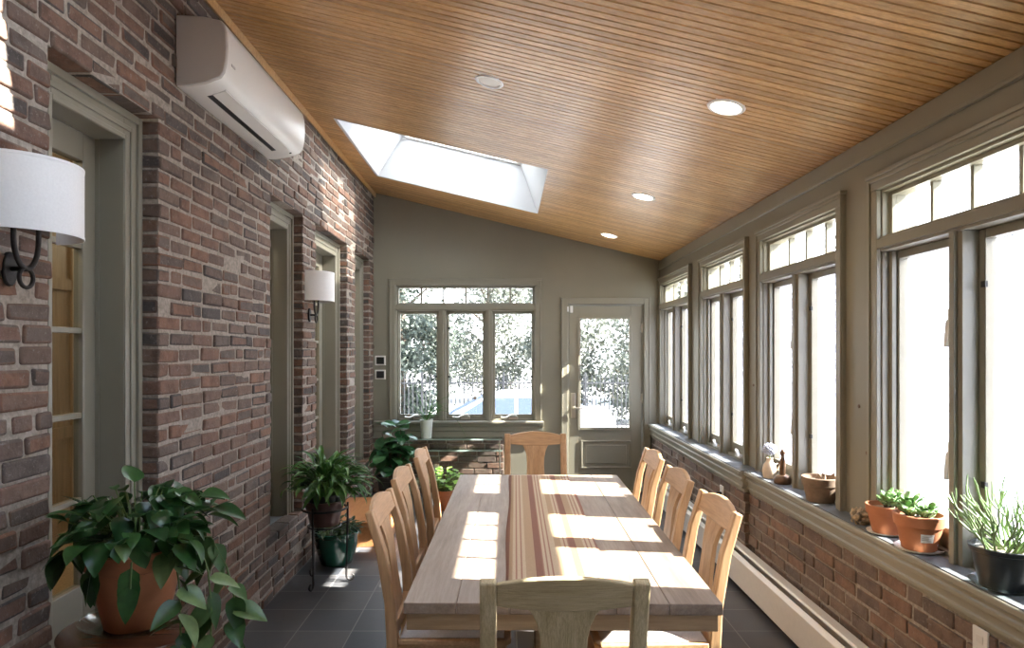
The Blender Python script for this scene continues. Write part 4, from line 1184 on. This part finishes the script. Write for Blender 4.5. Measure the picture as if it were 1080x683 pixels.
# trees
def tree(name, label, x, y, h, R, n, mt, size=.2, low=.12, zs=1.0):
    r = thing(name, label, 'tree', (x, y, GZ), 0, 'trees beyond the yard')
    m = MB(); m.tube([(0,0,0),(.05,.02,h*.3),(0,.05,h*.6),(.04,0,h*.92)], [h*.02,h*.016,h*.01,h*.003], 10)
    for k in range(14):
        a = k*2.4; z = h*(.22+.6*k/14); e = V((math.cos(a)*R*.7, math.sin(a)*R*.7, z+h*.12)); m.tube([(0,0,z), V((0,0,z)).lerp(e,.5)+V((0,0,.1)), e], [h*.009,h*.006,h*.002], 6)
    m.build('trunk', M['bark'], r)
    f = MB(); cl = []
    for k in range(70):
        u = rnd(0,1); a = rnd(0,2*PI); rr = R*math.sqrt(rnd(.05,1)); z = h*(low + (1-low)*u)
        k2 = math.sin(PI*min(1,.12+.9*u))**.6; cl.append(V((math.cos(a)*rr*k2, math.sin(a)*rr*k2, z)))
    for k in range(n):
        c = random.choice(cl); p = c + V((random.gauss(0,.42), random.gauss(0,.42), random.gauss(0,.38)))*R/2.6
        u = V((rnd(-1,1),rnd(-1,1),rnd(-1,1))).normalized(); w = u.cross(V((rnd(-1,1),rnd(-1,1),rnd(-1,1)))).normalized(); s = size*rnd(.6,1.3)
        f.add([p-u*s*.5, p+w*s*.28, p+u*s*.5, p-w*s*.28], [(0,1,2,3)])
    f.build('foliage', mt, r, recalc=False, sharp=False)
TE, TL = M['treeleaf2'], M['treeleaf']
tree('evergreen_tree', 'dense evergreen filling the left pane of the back window', -3.9, 24.5, 8.5, 1.9, 24000, TE, .18, .02)
tree('yard_tree', 'pale open tree in the middle pane of the back window', -.9, 31.5, 9.2, 2.4, 15000, TL, .18, .04)
tree('yard_tree', 'pale tree behind the right pane of the back window', 1.9, 22.6, 7.4, 1.5, 11000, TL, .16, .08)
tree('yard_tree', 'low pale tree seen through the glass of the back door', 4.6, 22.0, 3.4, 1.6, 8000, TL, .14, .1)
tree('evergreen_tree', 'broad evergreen left of the yard beyond the side fence', -10.2, 23, 8, 2.6, 7000, TE, .24, .06)
tree('yard_tree', 'distant pale tree at the right edge of the back door glass', 7.0, 31, 7.5, 2.6, 8000, TL, .22, .1)
tree('yard_tree', 'faint pale tree outside the casements behind the pencil cactus', 16.5, 21, 6.0, 2.6, 5000, TL, .24, .08)
tree('yard_tree', 'faint pale tree outside the casements above the clay pot', 19, 36, 8, 3.2, 5000, TL, .3, .08)
tree('yard_tree', 'faint pale tree outside the far casements of the right wall', 20, 52, 9, 3.6, 4000, TL, .36, .08)

# ------------------------------------------------------------------ light
w = bpy.data.worlds.new('World'); bpy.context.scene.world = w; w.use_nodes = True
nt = w.node_tree; bg = nt.nodes['Background']
tc = nt.nodes.new('ShaderNodeTexCoord'); sp = nt.nodes.new('ShaderNodeSeparateXYZ'); nt.links.new(tc.outputs['Generated'], sp.inputs[0])
r = ramp(nt, [(0, (.62,.62,.63)), (.5, (.95,.97,1.0)), (.75, (.74,.85,1.0)), (1, (.55,.72,1.0))])
mr = nt.nodes.new('ShaderNodeMapRange'); mr.inputs[1].default_value = -1; mr.inputs[2].default_value = 1
nt.links.new(sp.outputs[2], mr.inputs[0]); nt.links.new(mr.outputs[0], r.inputs[0]); nt.links.new(r.outputs[0], bg.inputs[0])
bg.inputs[1].default_value = 3.6
S = bpy.data.lights.new('sun', 'SUN'); S.energy = 40; S.angle = .0095; S.color = (1,.955,.88)
so = bpy.data.objects.new('sun', S); C.objects.link(so)
so.rotation_euler = V((-1, .14, -.75)).to_track_quat('-Z', 'Y').to_euler(); so.location = (20, -3, 16)

# ------------------------------------------------------------------ camera
cd = bpy.data.cameras.new('camera'); cam = bpy.data.objects.new('camera', cd); C.objects.link(cam)
cam.location = (0, 0, 1.53); cam.rotation_euler = (PI/2, 0, 0)
cd.sensor_width = 36; cd.lens = 700/1080*36
cd.shift_x = 5/1080; cd.shift_y = (370-341.5)/1080; cd.clip_start = .05
sc = bpy.context.scene; sc.camera = cam
sc.view_settings.view_transform = 'Standard'; sc.view_settings.look = 'None'
sc.view_settings.gamma = 1; sc.view_settings.use_curve_mapping = False
sc.view_settings.exposure = 1.22
try:
    sc.cycles.use_denoising = True
    sc.cycles.max_bounces = 10; sc.cycles.diffuse_bounces = 6; sc.cycles.transparent_max_bounces = 16
    sc.cycles.sample_clamp_indirect = 8
    sc.cycles.caustics_reflective = False; sc.cycles.caustics_refractive = False
except Exception: pass
